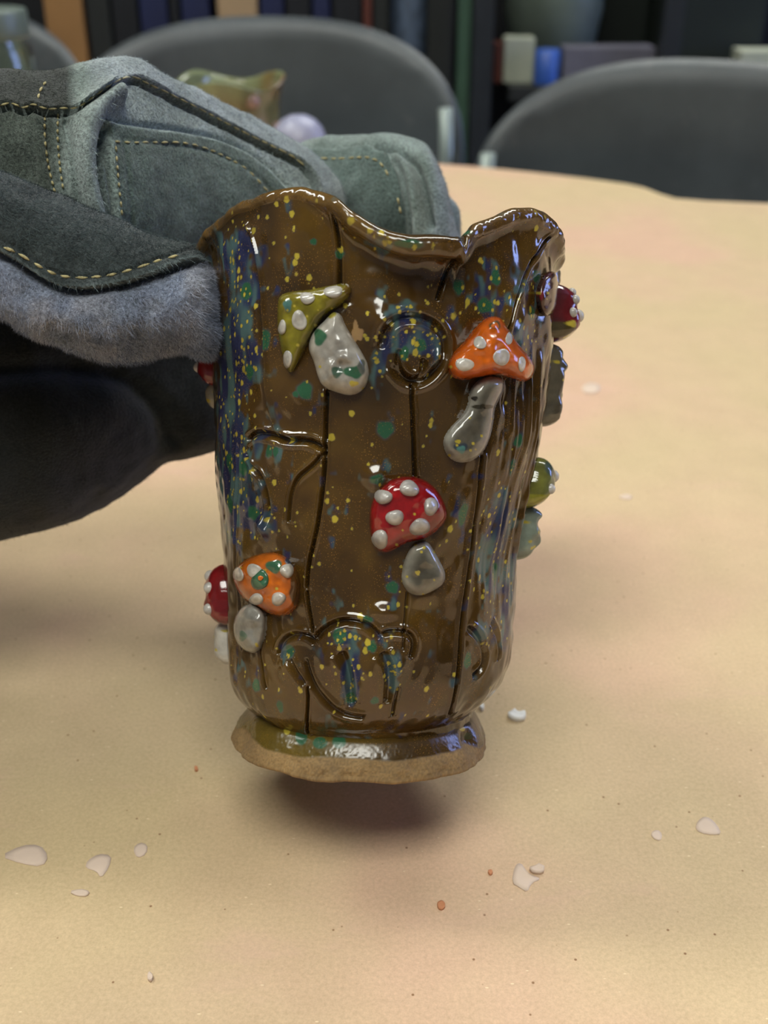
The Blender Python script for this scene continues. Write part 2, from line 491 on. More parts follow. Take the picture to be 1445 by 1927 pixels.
# rim: height and curl by angle
rim_a = np.radians([-180, -150, -125, -105, -92, -80, -70, -60, -45, -30, -20, -14, -8, 0, 6, 12, 18, 23, 28, 35, 45, 58, 70, 80, 90, 100, 120, 150, 180])
rim_s = np.array([.069, .072, .069, .066, .0655, .0665, .069, .0715, .0740, .0747, .0742, .0720, .0690, .0655, .0640, .0637, .0640, .0655, .0684, .0705, .0733, .0742, .0722, .0695, .0672, .068, .071, .069, .069])
rim_phi = np.radians([45, 40, 50, 60, 62, 58, 45, 30, 18, 16, 25, 50, 85, 112, 118, 118, 110, 80, 45, 35, 32, 40, 50, 52, 50, 45, 40, 45, 45])
rim_rho = np.array([7, 7, 7, 7, 7, 6, 6, 6, 7, 7, 6, 5, 4.2, 4, 4, 4, 4, 4.5, 6, 7, 7, 6, 5, 5, 5, 6, 7, 7, 7]) * .001
NA_F, NA_B = 700, 130
AF = 1.85
cols = np.concatenate([np.linspace(-AF, AF, NA_F), np.linspace(AF, 2 * np.pi - AF, NA_B + 2)[1:-1]])
colw = (cols + np.pi) % (2 * np.pi) - np.pi
zr = crom(rim_a, rim_s, colw) + .0006 * noise3(colw * 9, 0, 0, 5)
phi = crom(rim_a, rim_phi, colw); rho = crom(rim_a, rim_rho, colw)
TH = .0046
th = TH * (1 + .10 * noise3(colw * 7, 2, 0, 3))
a_crack = float(inv(np.array([853.]), np.array([450.]))[0][0])
notch = np.exp(-((colw - a_crack) / .016) ** 2)
zr = zr - .0022 * notch
s1 = zr - (rho + th * .5) * np.sin(np.minimum(phi, np.pi / 2)) - th * .0
NT = 600
t = np.linspace(0, 1, NT)
S = S_CREASE - .0005 + t[:, None] * (s1[None] - (S_CREASE - .0005))
R = Rb(S)
rows_S = [S]; rows_R = [R]
Rtop = R[-1]
NARC = 40
for k in range(1, NARC + 1):                                   # outer side of the curled lip
    ph = phi * k / NARC
    rows_R.append((Rtop + rho - rho * np.cos(ph))[None]); rows_S.append((s1 + rho * np.sin(ph))[None])
for k in range(1, 17):                                         # rounded lip
    be = np.pi * k / 17
    mr = rho + th / 2
    rad = mr - th / 2 * math.cos(be)
    ex = th / 2 * math.sin(be)
    rows_R.append((Rtop + rho - rad * np.cos(phi) + ex * np.sin(phi))[None]); rows_S.append((s1 + rad * np.sin(phi) + ex * np.cos(phi))[None])
for k in range(0, NARC + 1):                                   # inner side of the lip
    ph = phi * (1 - k / NARC)
    rows_R.append((Rtop + rho - (rho + th) * np.cos(ph))[None]); rows_S.append((s1 + (rho + th) * np.sin(ph))[None])
for k in range(1, 41):                                         # inner wall
    u = k / 40
    s_ = s1 + (S_CREASE + .006 - s1) * u
    rows_S.append(s_[None]); rows_R.append((Rb(s_) - th - .003 * smooth((u - .8) / .2))[None])
for k in range(1, 7):                                          # inner floor
    rows_S.append(np.full((1, len(cols)), S_CREASE + .006)); rows_R.append(rows_R[-1] * (1 - k / 6.0) + 1e-5 if k == 6 else (rows_R[-1] * .72))
S = np.vstack(rows_S); R = np.vstack(rows_R)
NB = NT + NARC                                                 # rows that carry relief
NROW, NC = S.shape
AA = np.broadcast_to(colw[None], S.shape)
U = AA * RM
D = np.zeros(S.shape)
BROWN = lin(73, 52, 20); DARKB = lin(44, 31, 14); OLIVE = lin(92, 70, 26)
nz = noise3(AA * 3.2, S * 60, 0, 11) * .6 + noise3(AA * 8, S * 150, 1, 12) * .4
colr = BROWN[None, None] * (1 - .0 * nz[..., None]) + (OLIVE - BROWN) * np.clip(nz, 0, 1)[..., None] * .9 + (DARKB - BROWN) * np.clip(-nz, 0, 1)[..., None] * .9
rough = np.full(S.shape, .13)
# soft hand-built unevenness
D[:NB] += .00060 * noise3(AA[:NB] * 5, S[:NB] * 90, 0, 21) + .00022 * noise3(AA[:NB] * 16, S[:NB] * 300, 0, 22)
# wood-grain ribs on the right flank
gm = np.exp(-((AA - 1.05) / .33) ** 2) * smooth((S - (-.028)) / .03) * smooth((.047 - S) / .02)
D[:NB] += (gm * .0010 * (noise3(AA * 17, S * 26 + 3, 0, 31) + .5 * noise3(AA * 37, S * 50, 0, 32)))[:NB]

front_idx = np.arange(NC)
def window(pts, pad):
    us = [p[0] for p in pts]
    m = (colw * RM > min(us) - pad) & (colw * RM < max(us) + pad)
    return np.nonzero(m)[0]
def groove(pts_px, w, depth, lip=.3, dark=.8, taper=.06, n=2):
    """a cut line: w half width (m), depth (m)"""
    pts = inv_line(pts_px, n)
    ix = window(pts, w * 6)
    if len(ix) == 0: return
    d, al = seg_dist(U[:NB, ix], S[:NB, ix], pts)
    tp = smooth(al / taper) * smooth((1 - al) / taper) if taper > 0 else 1.0
    g = np.exp(-(d / w) ** 2) * tp
    l = np.exp(-((d - 2.3 * w) / w) ** 2) * tp
    D[:NB, ix] += -depth * g + lip * depth * l
    k = (g * dark)[..., None]
    colr[:NB, ix] = colr[:NB, ix] * (1 - k) + lin(18, 12, 6) * k
def ridge(pts_px, w, height, taper=.1, side=0.0):
    pts = inv_line(pts_px)
    ix = window(pts, w * 6)
    d, al = seg_dist(U[:NB, ix], S[:NB, ix], pts)
    tp = smooth(al / taper) * smooth((1 - al) / taper)
    D[:NB, ix] += height * np.exp(-(d / w) ** 2) * tp
def bulge(px, py, rx, ry, h):
    a, s = inv(np.array([px * 1.]), np.array([py * 1.])); k = .00013
    ix = window([(a[0] * RM, 0)], rx * k * 3)
    q = ((U[:NB, ix] - a[0] * RM) / (rx * k)) ** 2 + ((S[:NB, ix] - s[0]) / (ry * k)) ** 2
    D[:NB, ix] += h * np.exp(-q)
mm = .001
# plank cracks
groove([(628, 385), (634, 430), (640, 470), (640, 560)], .34 * mm, 1.5 * mm, .25, .9, .02)
groove([(616, 730), (614, 790), (612, 850), (611, 880), (604, 950), (594, 1010), (583, 1055), (578, 1110)], .36 * mm, 1.7 * mm, .3, .9, .02)
groove([(578, 1110), (582, 1150), (589, 1192)], .34 * mm, 1.4 * mm, .3, .8)
groove([(580, 1288), (577, 1350), (580, 1385)], .36 * mm, 1.5 * mm, .3, .9)
groove([(858, 432), (850, 480), (836, 520), (822, 566)], .34 * mm, 1.2 * mm, .2, .8, .02)
groove([(1030, 440), (1003, 485), (977, 540), (957, 600), (948, 645)], .40 * mm, 1.4 * mm, .25, .8)
groove([(774, 722), (777, 800), (781, 900)], .34 * mm, 1.6 * mm, .3, .95, .02)
groove([(905, 850), (899, 920), (892, 985), (882, 1060), (874, 1120), (867, 1190), (861, 1250), (853, 1310), (842, 1350)], .45 * mm, 1.3 * mm, .4, .6, .02)
groove([(766, 1110), (760, 1170), (757, 1225)], .30 * mm, .8 * mm, .3, .4)
groove([(748, 1290), (738, 1350)], .34 * mm, 1.0 * mm, .3, .6)
groove([(490, 1190), (489, 1240), (500, 1300)], .45 * mm, 1.0 * mm, .3, .5)
groove([(446, 830), (444, 960), (447, 1100), (452, 1230)], .40 * mm, .7 * mm, .4, .3)
# the left plank edge
ridge([(462, 415), (482, 470), (494, 540), (499, 620), (503, 700), (508, 770), (520, 812)], .45 * mm, 1.0 * mm, .03)
groove([(470, 430), (476, 480), (486, 545), (491, 620), (495, 700), (500, 770)], .5 * mm, .5 * mm, .0, .3, .03)
# knot between the two upper mushrooms
groove([(718, 660), (722, 630), (738, 606), (765, 596), (800, 600), (828, 620), (838, 650), (830, 685), (806, 712), (778, 722), (752, 710), (735, 682)], .75 * mm, 1.3 * mm, .45, .45, .05)
groove([(752, 655), (747, 680), (757, 705), (778, 716), (796, 700), (797, 672)], .55 * mm, .9 * mm, .4, .35)
bulge(775, 650, 45, 45, .7 * mm)
# carved leaf, left middle
groove([(462, 830), (480, 815), (510, 818), (540, 830), (575, 828), (600, 838), (613, 848)], .60 * mm, 1.2 * mm, .45, .45, .03)
groove([(613, 850), (585, 878), (556, 900), (546, 930), (543, 985)], .42 * mm, 1.0 * mm, .4, .45, .03)
groove([(457, 850), (474, 872), (495, 905), (507, 950), (505, 1000)], .50 * mm, 1.0 * mm, .5, .3)
bulge(480, 865, 14, 30, .9 * mm); bulge(540, 870, 30, 24, .6 * mm); bulge(500, 990, 20, 16, .9 * mm)
# carved fan at the foot of the wall
groove([(520, 1235), (526, 1210), (548, 1195), (575, 1196), (594, 1208)], .60 * mm, 1.1 * mm, .4, .4, .03)
groove([(592, 1204), (615, 1180), (650, 1167), (690, 1174), (716, 1200)], .65 * mm, 1.2 * mm, .4, .4, .03)
groove([(716, 1192), (745, 1186), (770, 1192), (780, 1212), (770, 1240)], .60 * mm, 1.1 * mm, .4, .4)
groove([(575, 1236), (584, 1275), (604, 1315), (640, 1345), (690, 1352)], .60 * mm, 1.0 * mm, .4, .3)
groove([(640, 1225), (655, 1260), (662, 1330)], .9 * mm, 1.3 * mm, .4, .2)
groove([(718, 1225), (734, 1260), (730, 1325)], .9 * mm, 1.3 * mm, .4, .2)
groove([(545, 1240), (560, 1270), (574, 1290)], .6 * mm, .9 * mm, .4, .2)
bulge(612, 1245, 24, 34, 2.0 * mm); bulge(696, 1252, 22, 40, 2.1 * mm); bulge(640, 1208, 26, 16, .9 * mm); bulge(752, 1255, 18, 34, 1.7 * mm); bulge(540, 1262, 22, 24, 1.3 * mm); bulge(478, 880, 13, 24, .8 * mm)
# knot, lower right
groove([(880, 1180), (900, 1196), (912, 1226), (908, 1258), (890, 1275)], .7 * mm, 1.1 * mm, .5, .3)
groove([(925, 1170), (938, 1200), (935, 1245)], .6 * mm, .8 * mm, .5, .2)
# catch-lights need soft raised pads of glaze
for (x, y, rx, ry, h) in [(712, 600, 24, 26, 1.9), (706, 896, 22, 20, 1.7), (722, 1152, 22, 16, 1.4), (500, 996, 20, 16, 1.3), (822, 674, 15, 15, 1.4), (950, 596, 18, 30, 1.1), (655, 580, 10, 8, .5)]:
    bulge(x, y, rx, ry, h * mm)

# ---- coloured glaze: pools, halos and specks
def dens(px, py):
    G = [(455, 610, 38, 130, 1.15), (432, 800, 24, 140, 1.2), (450, 930, 36, 80, 1.1), (440, 470, 34, 40, .8), (775, 590, 65, 36, .7), (790, 648, 55, 36, .7),
         (712, 680, 18, 40, .6), (905, 545, 40, 60, .35), (985, 620, 40, 120, .55), (930, 1060, 34, 110, .85), (955, 950, 24, 60, .6), (870, 980, 12, 46, .7),
         (650, 1200, 48, 22, .9), (664, 1285, 18, 50, 1.1), (736, 1255, 18, 64, 1.0), (530, 1235, 34, 34, .45), (505, 840, 40, 40, .6), (505, 985, 36, 26, .8),
         (525, 1045, 30, 20, .5), (745, 1125, 20, 26, .6), (712, 880, 24, 22, .35), (905, 1195, 22, 30, .6), (690, 560, 20, 30, .2), (560, 470, 30, 50, .15),
         (470, 1270, 34, 40, .3), (735, 640, 20, 30, .6), (760, 470, 60, 16, .25), (720, 460, 30, 12, .5), (960, 1150, 20, 70, .6)]
    d = 0
    for x, y, sx, sy, a in G: d = d + a * np.exp(-((px - x) / sx) ** 2 - ((py - y) / sy) ** 2)
    return d
PXg, PYg = to_px(cup_pt(AA, S, R + 0))
vis = (np.abs(AA) < 1.5)
dn = np.where(vis, dens(PXg, PYg), .35 * (1 + noise3(AA * 3, S * 40, 7, 44)))
tint = dn * 1.25 + .55 * noise3(AA * 14, S * 260, 0, 41) + .35 * noise3(AA * 38, S * 640, 0, 42) - .40
tint = smooth(tint / .45)
streak = smooth(.5 + 1.1 * noise3(AA * 26, S * 150, 4, 43))
BLUE = lin(34, 44, 84); TEAL = lin(78, 110, 108)
bc = BLUE + (TEAL - BLUE) * streak[..., None] * .75
k = (tint * .86)[..., None]; k[NB + 60:] *= .5
colr = colr * (1 - k) + bc * k
def spot(a, s, rx, ry, c, core=.75, kk=1.0, seed=0, wob=.14):
    ix = np.nonzero(np.abs((colw - a + np.pi) % (2 * np.pi) - np.pi) * RM < rx * 1.6)[0]
    if len(ix) == 0: return
    sl = S[:NB + 30, ix]
    du = ((AA[:NB + 30, ix] - a + np.pi) % (2 * np.pi) - np.pi) * RM / rx; dv = (sl - s) / ry
    rr = np.hypot(du, dv)
    an = np.arctan2(dv, du)
    rr = rr * (1 + wob * np.sin(an * 3 + seed * 1.7) * .5 + wob * np.sin(an * 5 + seed * 2.9) * .35)
    m = smooth((1 - rr) / (1 - core)) * kk
    if m.max() <= 0: return
    colr[:NB + 30, ix] = colr[:NB + 30, ix] * (1 - m[..., None]) + c * m[..., None]
KPX = .000125
GREEN = lin(42, 88, 62); YEL = lin(176, 160, 58); NAVY = lin(34, 38, 66)
green_px = [(463, 548, 12, 18), (575, 735, 14, 17), (725, 808, 16, 16), (912, 575, 15, 14), (932, 522, 9, 16), (870, 968, 9, 24), (475, 965, 15, 15), (505, 850, 7, 13),
            (710, 902, 14, 10), (640, 1196, 15, 16), (545, 1225, 10, 13), (880, 1243, 9, 18), (738, 1105, 13, 12), (862, 540, 10, 14), (640, 478, 8, 8), (455, 880, 9, 18), (500, 640, 8, 20),
            (468, 700, 9, 16), (690, 1165, 13, 7), (700, 1215, 10, 12), (525, 1330, 9, 14), (660, 1315, 14, 12), (705, 1318, 9, 8), (558, 742, 6, 6), (430, 870, 8, 20), (432, 950, 8, 20), (790, 650, 11, 12),
            (760, 665, 8, 14), (1010, 520, 8, 12), (1003, 590, 8, 14), (975, 830, 9, 14), (935, 1080, 8, 26), (965, 880, 8, 20), (430, 1010, 8, 14), (760, 470, 22, 8), (795, 432, 16, 6), (865, 440, 10, 6), (482, 1290, 10, 14), (590, 455, 6, 6), (518, 850, 6, 10)]
for i, (x, y, rx, ry) in enumerate(green_px):
    a, s = inv(np.array([x * 1.]), np.array([y * 1.]))
    fs = 1 / max(.45, math.cos(a[0]))
    spot(a[0], s[0], rx * KPX * 1.3 * fs, ry * KPX * 1.3, lin(58, 86, 98), .5, .7, i)
    spot(a[0], s[0], rx * KPX * fs, ry * KPX, GREEN, .8, .95, i)
# yellow specks: thin over the brown, dense in the coloured pools
cand = rng.uniform([395, 370], [1060, 1350], (7000, 2))
pr = .032 + .66 * np.clip(dens(cand[:, 0], cand[:, 1]), 0, 1.2)
keep = cand[rng.uniform(size=len(cand)) < pr * .78]
ka, ks = inv(keep[:, 0], keep[:, 1])
dk = dens(keep[:, 0], keep[:, 1])
for i, (a, s) in enumerate(zip(ka, ks)):
    if abs(a) > 1.5: continue
    r = rng.choice([1.8, 2.4, 3.0, 3.8, 4.8, 6.0], p=[.20, .26, .24, .16, .09, .05]) * KPX * .92
    e = rng.uniform(1.0, 1.5)
    spot(a, s, r * 1.9, r * 1.9 * e, NAVY, .2, .45, i)
    spot(a, s, r, r * e, YEL * rng.uniform(.8, 1.15), .72, .95, i, .16)
big_y = [(624, 823, 7), (642, 470, 6), (558, 482, 6), (554, 494, 6), (580, 522, 6), (538, 525, 5), (662, 778, 6), (692, 1208, 7), (678, 1160, 7), (515, 908, 6), (630, 977, 7), (565, 1300, 6), (803, 1297, 6), (610, 1252, 5), (1003, 430, 6), (540, 376, 6), (520, 384, 5), (668, 425, 7), (700, 445, 5), (845, 995, 7)]
for i, (x, y, r) in enumerate(big_y):
    a, s = inv(np.array([x * 1.]), np.array([y * 1.])); spot(a[0], s[0], r * KPX * 1.6, r * KPX * 1.7, NAVY, .2, .4, i); spot(a[0], s[0], r * KPX, r * KPX * 1.15, YEL, .75, 1, i)
for i in range(420):                                           # the far side
    a = rng.uniform(1.45, 2 * np.pi - 1.45); s = rng.uniform(S_CREASE, .065); r = rng.uniform(.3, .8) * mm
    spot(a, s, r, r * 1.2, YEL if rng.random() < .8 else GREEN, .7, .9, i)
# a chip of bare clay next to the pale stem
spot(*[q[0] for q in inv(np.array([671.]), np.array([628.]))], 11 * KPX, 17 * KPX, lin(150, 120, 84), .85, 1, 3, .5)
# worn, lighter lip edge
lipm = np.zeros(S.shape); lipm[NB - 6:NB + 12] = .35
colr = colr * (1 - lipm[..., None]) + lin(120, 92, 52) * lipm[..., None]
lipr = slice(NB, NB + 60)
D[lipr] += .00035 * noise3(AA[lipr] * 22, S[lipr] * 400, 2, 24) + .00008 * noise3(AA[lipr] * 60, S[lipr] * 900, 2, 25)
PW = cup_pt(AA, S, R + D)
ctr_foot = cam2world(O_ + Of(S_CREASE - .0105) * X_ + (S_CREASE - .0105) * A_)
cup = empty('ceramic_cup', ctr_foot)
tag(cup, 'brown glazed ceramic cup with wavy rim and applied toadstools, held by the glove', 'cup')
ff = grid_faces(NROW, NC, True)
body = mk('cup_body', PW.reshape(-1, 3), ff, M['glaze'], cup, col=np.concatenate([colr, rough[..., None]], -1))
print('cup foot z', ctr_foot)

# foot ring
def foot():
    nA = 1000
    a = np.linspace(-np.pi, np.pi, nA, endpoint=False)
    xL, sL = side_xs(442, 1410); xR, sR = side_xs(912, 1402)
    rb = (xR - xL) / 2; ob = (xL + xR) / 2; sb = (sL + sR) / 2
    r0 = Rb(S_CREASE) - .0004; o0 = Of(S_CREASE)
    irr = .0007 * noise3(a * 2.5, 0, 0, 61) + .0004 * noise3(a * 7, 0, 0, 62)
    edge_s = .0006 * noise3(a * 3, 5, 0, 63)
    prof = [(0, 0, 0)] # radial fraction, height fraction
    rows = []; col = []
    n = 70
    for k in range(n + 1):
        u = k / n
        fl = (1 - (1 - u) ** 1.9) * .9 + .10 * u
        r = r0 + (rb - r0) * fl + irr * u - .0011 * math.exp(-((u - .05) / .08) ** 2)
        s = S_CREASE + .0012 + (sb + .0012 - S_CREASE) * u + edge_s * u
        o = o0 + (ob - o0) * u
        rows.append((r, s, o, u))
    lip = [(.0002, -.0005), (.0001, -.0010), (-.0004, -.0014), (-.002, -.0016)]
    r_e, s_e, o_e, _ = rows[-1]
    for dr, ds in lip: rows.append((r_e + dr, s_e + ds, o_e, 1.05))
    for fr, dz in ((.88, -.0016), (.80, -.0012), (.74, .0004), (.5, .0006), (.02, .0006)): rows.append((r_e * fr, s_e * 0 + np.mean(s_e) + dz, o_e, 1.1))
    V = []; C = []
    for r, s, o, u in rows:
        r = np.broadcast_to(r, a.shape).copy(); s = np.broadcast_to(s, a.shape)
        lump = .00012 * noise3(a * 60, np.full(a.shape, u * 16), 0, 67) * min(u, 1) + .00035 * noise3(a * 12, np.full(a.shape, u * 4), 0, 64) * min(u, 1)
        dent = -.0022 * np.exp(-((a - 1.05) / .10) ** 2) * math.exp(-((u - .5) / .3) ** 2) - .0012 * np.exp(-((a + 1.15) / .12) ** 2) * math.exp(-((u - .7) / .25) ** 2)
        r = r + lump + dent
        c = O_ + (o + r * np.sin(a))[:, None] * X_ + (r * np.cos(a))[:, None] * F_ + s[:, None] * A_
        V.append(cam2world(c))
        # glaze stops short of the bottom edge
        lim = .56 + .12 * noise3(a * 4, 1, 0, 65) + .14 * np.cos(a * 1.0 + .2) * -1 + .1
        bare = smooth((u - lim) / .07)
        gl = lin(90, 74, 24) + (lin(66, 48, 20) - lin(90, 74, 24)) * smooth((a + .4) / .8)[:, None]
        cc = gl * (1 - bare[:, None]) + lin(134, 108, 70) * bare[:, None]
        ro = .27 + .55 * bare
        cc = cc * (1 + (.10 + .16 * bare[:, None]) * noise3(a * 90, np.full(a.shape, u * 26), 0, 66)[:, None])
        C.append(np.concatenate([cc, ro[:, None]], -1))
    V = np.array(V); C = np.array(C)
    px, py = to_px(V)
    fr = np.broadcast_to(np.cos(a)[None] > 0, px.shape)
    for (x, y, rx, ry, c) in [(567, 1386, 13, 19, GREEN), (602, 1398, 16, 13, GREEN), (638, 1396, 15, 15, GREEN), (540, 1375, 7, 9, YEL), (518, 1345, 5, 5, YEL), (487, 1335, 10, 14, lin(50, 78, 50)), (880, 1385, 10, 8, lin(60, 60, 34)), (870, 1372, 6, 5, YEL), (615, 1374, 4, 4, YEL), (760, 1372, 16, 7, lin(52, 64, 42)), (700, 1378, 5, 4, YEL), (820, 1365, 5, 4, YEL)]:
        m = smooth((1 - np.hypot((px - x) / rx, (py - y) / ry)) / .3) * fr
        C[..., :3] = C[..., :3] * (1 - m[..., None]) + c * m[..., None]
    f = grid_faces(len(rows), nA, True)
    return V.reshape(-1, 3), f[:, ::-1], C.reshape(-1, 4)
fv, ffc, fc = foot()
mk('foot_ring', fv, ffc, M['glaze'], cup, col=fc)

# ---- applied toadstools
def relief(name, parent, poly, H, ramp_px, colour, mapping, step=1.6, lump=.12, seed=0, rough=.16, edge=None, splash=(), yd=0, cone=None, under=.0012, wmin=None):
    """raised piece of clay. poly in pixel-like units; mapping(x, y, h) -> world. H, under in metres; ramp_px in the same unit as poly."""
    pl = chaikin(poly, 2)
    x0, y0 = pl.min(0) - 2.5 * step; x1, y1 = pl.max(0) + 2.5 * step
    gx = np.arange(x0, x1 + step, step); gy = np.arange(y0, y1 + step, step)
    GX, GY = np.meshgrid(gx, gy)
    pll = [tuple(q) for q in pl]
    def hfun(X, Y):
        sd = poly_sd(X, Y, pll)
        q = np.clip(sd / ramp_px, 0, 1)
        h = H * np.sqrt(np.clip(1 - (1 - q) ** 2, 0, 1))
        if cone is not None:
            cx, cy, cr, ch = cone
            h = h + ch * np.clip(1 - np.hypot(X - cx, Y - cy) / cr, 0, 1) * smooth(q * 1.5)
        h = h + H * lump * noise3(X / (step * 10), Y / (step * 10), 0, seed + 70) * q + H * lump * .10 * noise3(X / (step * 4), Y / (step * 4), 0, seed + 71) * q
        return np.where(sd > 0, h, -under * np.clip(-sd / step, 0, 2)), sd
    Hh, SD = hfun(GX, GY)
    ok = SD > -2.2 * step
    idx = -np.ones(GX.shape, int); idx[ok] = np.arange(ok.sum())
    V = mapping(GX[ok], GY[ok], Hh[ok])
    a, b, c, d = idx[:-1, :-1], idx[:-1, 1:], idx[1:, 1:], idx[1:, :-1]
    good = (a >= 0) & (b >= 0) & (c >= 0) & (d >= 0)
    f = np.stack([a[good], d[good], c[good], b[good]], -1)
    cc = np.tile(np.append(lin(*colour), rough), (ok.sum(), 1))
    if edge is not None:
        e = np.clip(1 - SD[ok] / (ramp_px * 1.1), 0, 1) ** 1.5
        cc[:, :3] = cc[:, :3] * (1 - e[:, None]) + lin(*edge) * e[:, None]
    vr = noise3(GX[ok] / (step * 6), GY[ok] / (step * 6), 0, seed + 75)
    cc[:, :3] *= (1 + .16 * vr)[:, None]
    rr = np.random.default_rng(seed + 5)
    for (sx, sy, rx, ry, c3) in splash:
        an = np.arctan2(GY[ok] - sy, GX[ok] - sx)
        m = smooth((1 - np.hypot((GX[ok] - sx) / rx, (GY[ok] - sy) / ry) * (1 + .14 * np.sin(3 * an + sx))) / .25)
        cc[:, :3] = cc[:, :3] * (1 - m[:, None]) + lin(*c3) * m[:, None]
    for _ in range(yd):
        k = rr.integers(0, ok.sum()); sx, sy = GX[ok][k], GY[ok][k]; r = rr.uniform(1.8, 3.8) * step / 1.6
        m = smooth((1 - np.hypot(GX[ok] - sx, GY[ok] - sy) / r) / .4)
        cc[:, :3] = cc[:, :3] * (1 - m[:, None]) + lin(180, 164, 62) * m[:, None]
    # close the underside below the wall surface: a sunk skirt is enough because it lies inside the wall
    o = mk(name, V, f, M['mush'], parent, col=cc)
    return o, hfun
def dot(parent, cap_h, mapping, x, y, rx, ry, h=.0009, colour=(188, 184, 178), seed=0, edgec=None):
    nr, na = 7, 22
    V = []; C = []
    an = np.linspace(0, 2 * np.pi, na, endpoint=False)
    for k in range(nr + 1):
        q = 1 - k / nr
        wob = 1 + .07 * np.sin(an * 2 + seed) + .05 * np.sin(an * 3 + seed * 2.1)
        X = x + rx * q * np.cos(an) * wob; Y = y + ry * q * np.sin(an) * wob
        hh = np.maximum(cap_h(X, Y)[0], 0.0002)
        V.append(mapping(X, Y, hh + h * math.sqrt(max(0, 1 - q * q)) * 1.0 + (-.0003 if k == 0 else .00008)))
        c = lin(*colour) * (1 - .18 * q + .1 * math.sin(k * 1.3 + seed))
        C.append(np.tile(np.append(c, .18), (na, 1)))
    V = np.array(V); f = grid_faces(nr + 1, na, True)
    return mk('cap_spot', V.reshape(-1, 3), f, M['mush'], parent, col=np.array(C).reshape(-1, 4))
def front_map(X, Y, h):
    X = np.asarray(X, float); Y = np.asarray(Y, float)
    a, s = inv(X, Y, np.maximum(h, 0))
    return cup_pt(a, s, Rb(s) + h)
GR = (52, 92, 68); TE = (74, 112, 108); YL = (182, 166, 62)
def mushroom(label, cap, stem):
    pass
# green cap, upper left
cap, hf = relief('mushroom_cap', cup, [(524, 556), (545, 548), (580, 546), (610, 539), (640, 533), (657, 534), (664, 547), (656, 562), (632, 580), (612, 592), (600, 606), (588, 626), (577, 648), (568, 668), (558, 690), (549, 704), (539, 698), (531, 672), (525, 645), (521, 612), (521, 578)],
                 3.6 * mm, 20, (120, 112, 30), front_map, seed=1, edge=(98, 88, 28), splash=[(541, 574, 9, 13, TE), (655, 546, 9, 12, (92, 72, 28))], yd=9)
tag(cap, 'olive green angular cap with pale spots')
for i, (x, y, rx, ry) in enumerate([(563, 603, 15, 20), (578, 561, 14, 13), (627, 549, 18, 13), (531, 616, 8, 15), (541, 676, 10, 17)]):
    dot(cap, hf, front_map, x, y, rx, ry, .7 * mm, seed=i)
stem, _ = relief('mushroom_stem', cup, [(611, 602), (625, 585), (641, 590), (648, 612), (664, 636), (680, 662), (694, 688), (694, 714), (682, 736), (660, 745), (634, 739), (606, 728), (596, 706), (590, 680), (579, 658), (583, 632), (598, 614)],
                 4.6 * mm, 30, (150, 146, 140), front_map, seed=2, lump=.16, edge=(176, 172, 164), splash=[(602, 634, 13, 18, GR), (634, 700, 12, 12, (70, 92, 78)), (667, 700, 22, 13, GR), (622, 592, 12, 7, (160, 152, 70)), (665, 722, 10, 6, YL), (680, 690, 8, 16, (92, 96, 90))], yd=2)
tag(stem, 'lumpy grey white stem with green glaze patches')
# orange cap, upper right
cap, hf = relief('mushroom_cap', cup, [(936, 595), (946, 600), (956, 620), (976, 648), (996, 671), (1007, 688), (1004, 706), (992, 719), (974, 714), (950, 705), (925, 706), (900, 711), (870, 715), (850, 708), (842, 688), (851, 667), (875, 644), (895, 618), (911, 602), (924, 596)],
                 5.2 * mm, 26, (206, 100, 22), front_map, seed=3, edge=(176, 76, 16), splash=[(932, 612, 12, 9, (96, 80, 50)), (932, 613, 8, 6, (212, 104, 28))], yd=2, cone=(925, 670, 60, 2.2 * mm))
tag(cap, 'orange triangular cap with pale spots')
for i, (x, y, rx, ry) in enumerate([(903, 645, 13, 13), (874, 686, 18, 14), (944, 672, 16, 18), (958, 637, 7, 13), (982, 685, 8, 15)]):
    dot(cap, hf, front_map, x, y, rx, ry, .45 * mm, (206, 202, 196), seed=i)
stem, _ = relief('mushroom_stem', cup, [(904, 712), (925, 706), (948, 712), (950, 732), (940, 752), (932, 768), (930, 792), (924, 822), (912, 850), (890, 869), (862, 872), (840, 857), (833, 830), (844, 808), (868, 784), (882, 764), (884, 738)],
                 3.6 * mm, 24, (84, 80, 70), front_map, seed=4, lump=.08, rough=.08, edge=(158, 156, 148), splash=[(868, 842, 15, 9, (52, 60, 70)), (868, 846, 9, 8, TE), (908, 765, 24, 5, (50, 46, 36)), (893, 750, 7, 5, (40, 34, 28)), (862, 831, 6, 4, YL)], yd=8)
tag(stem, 'glassy grey teardrop stem')
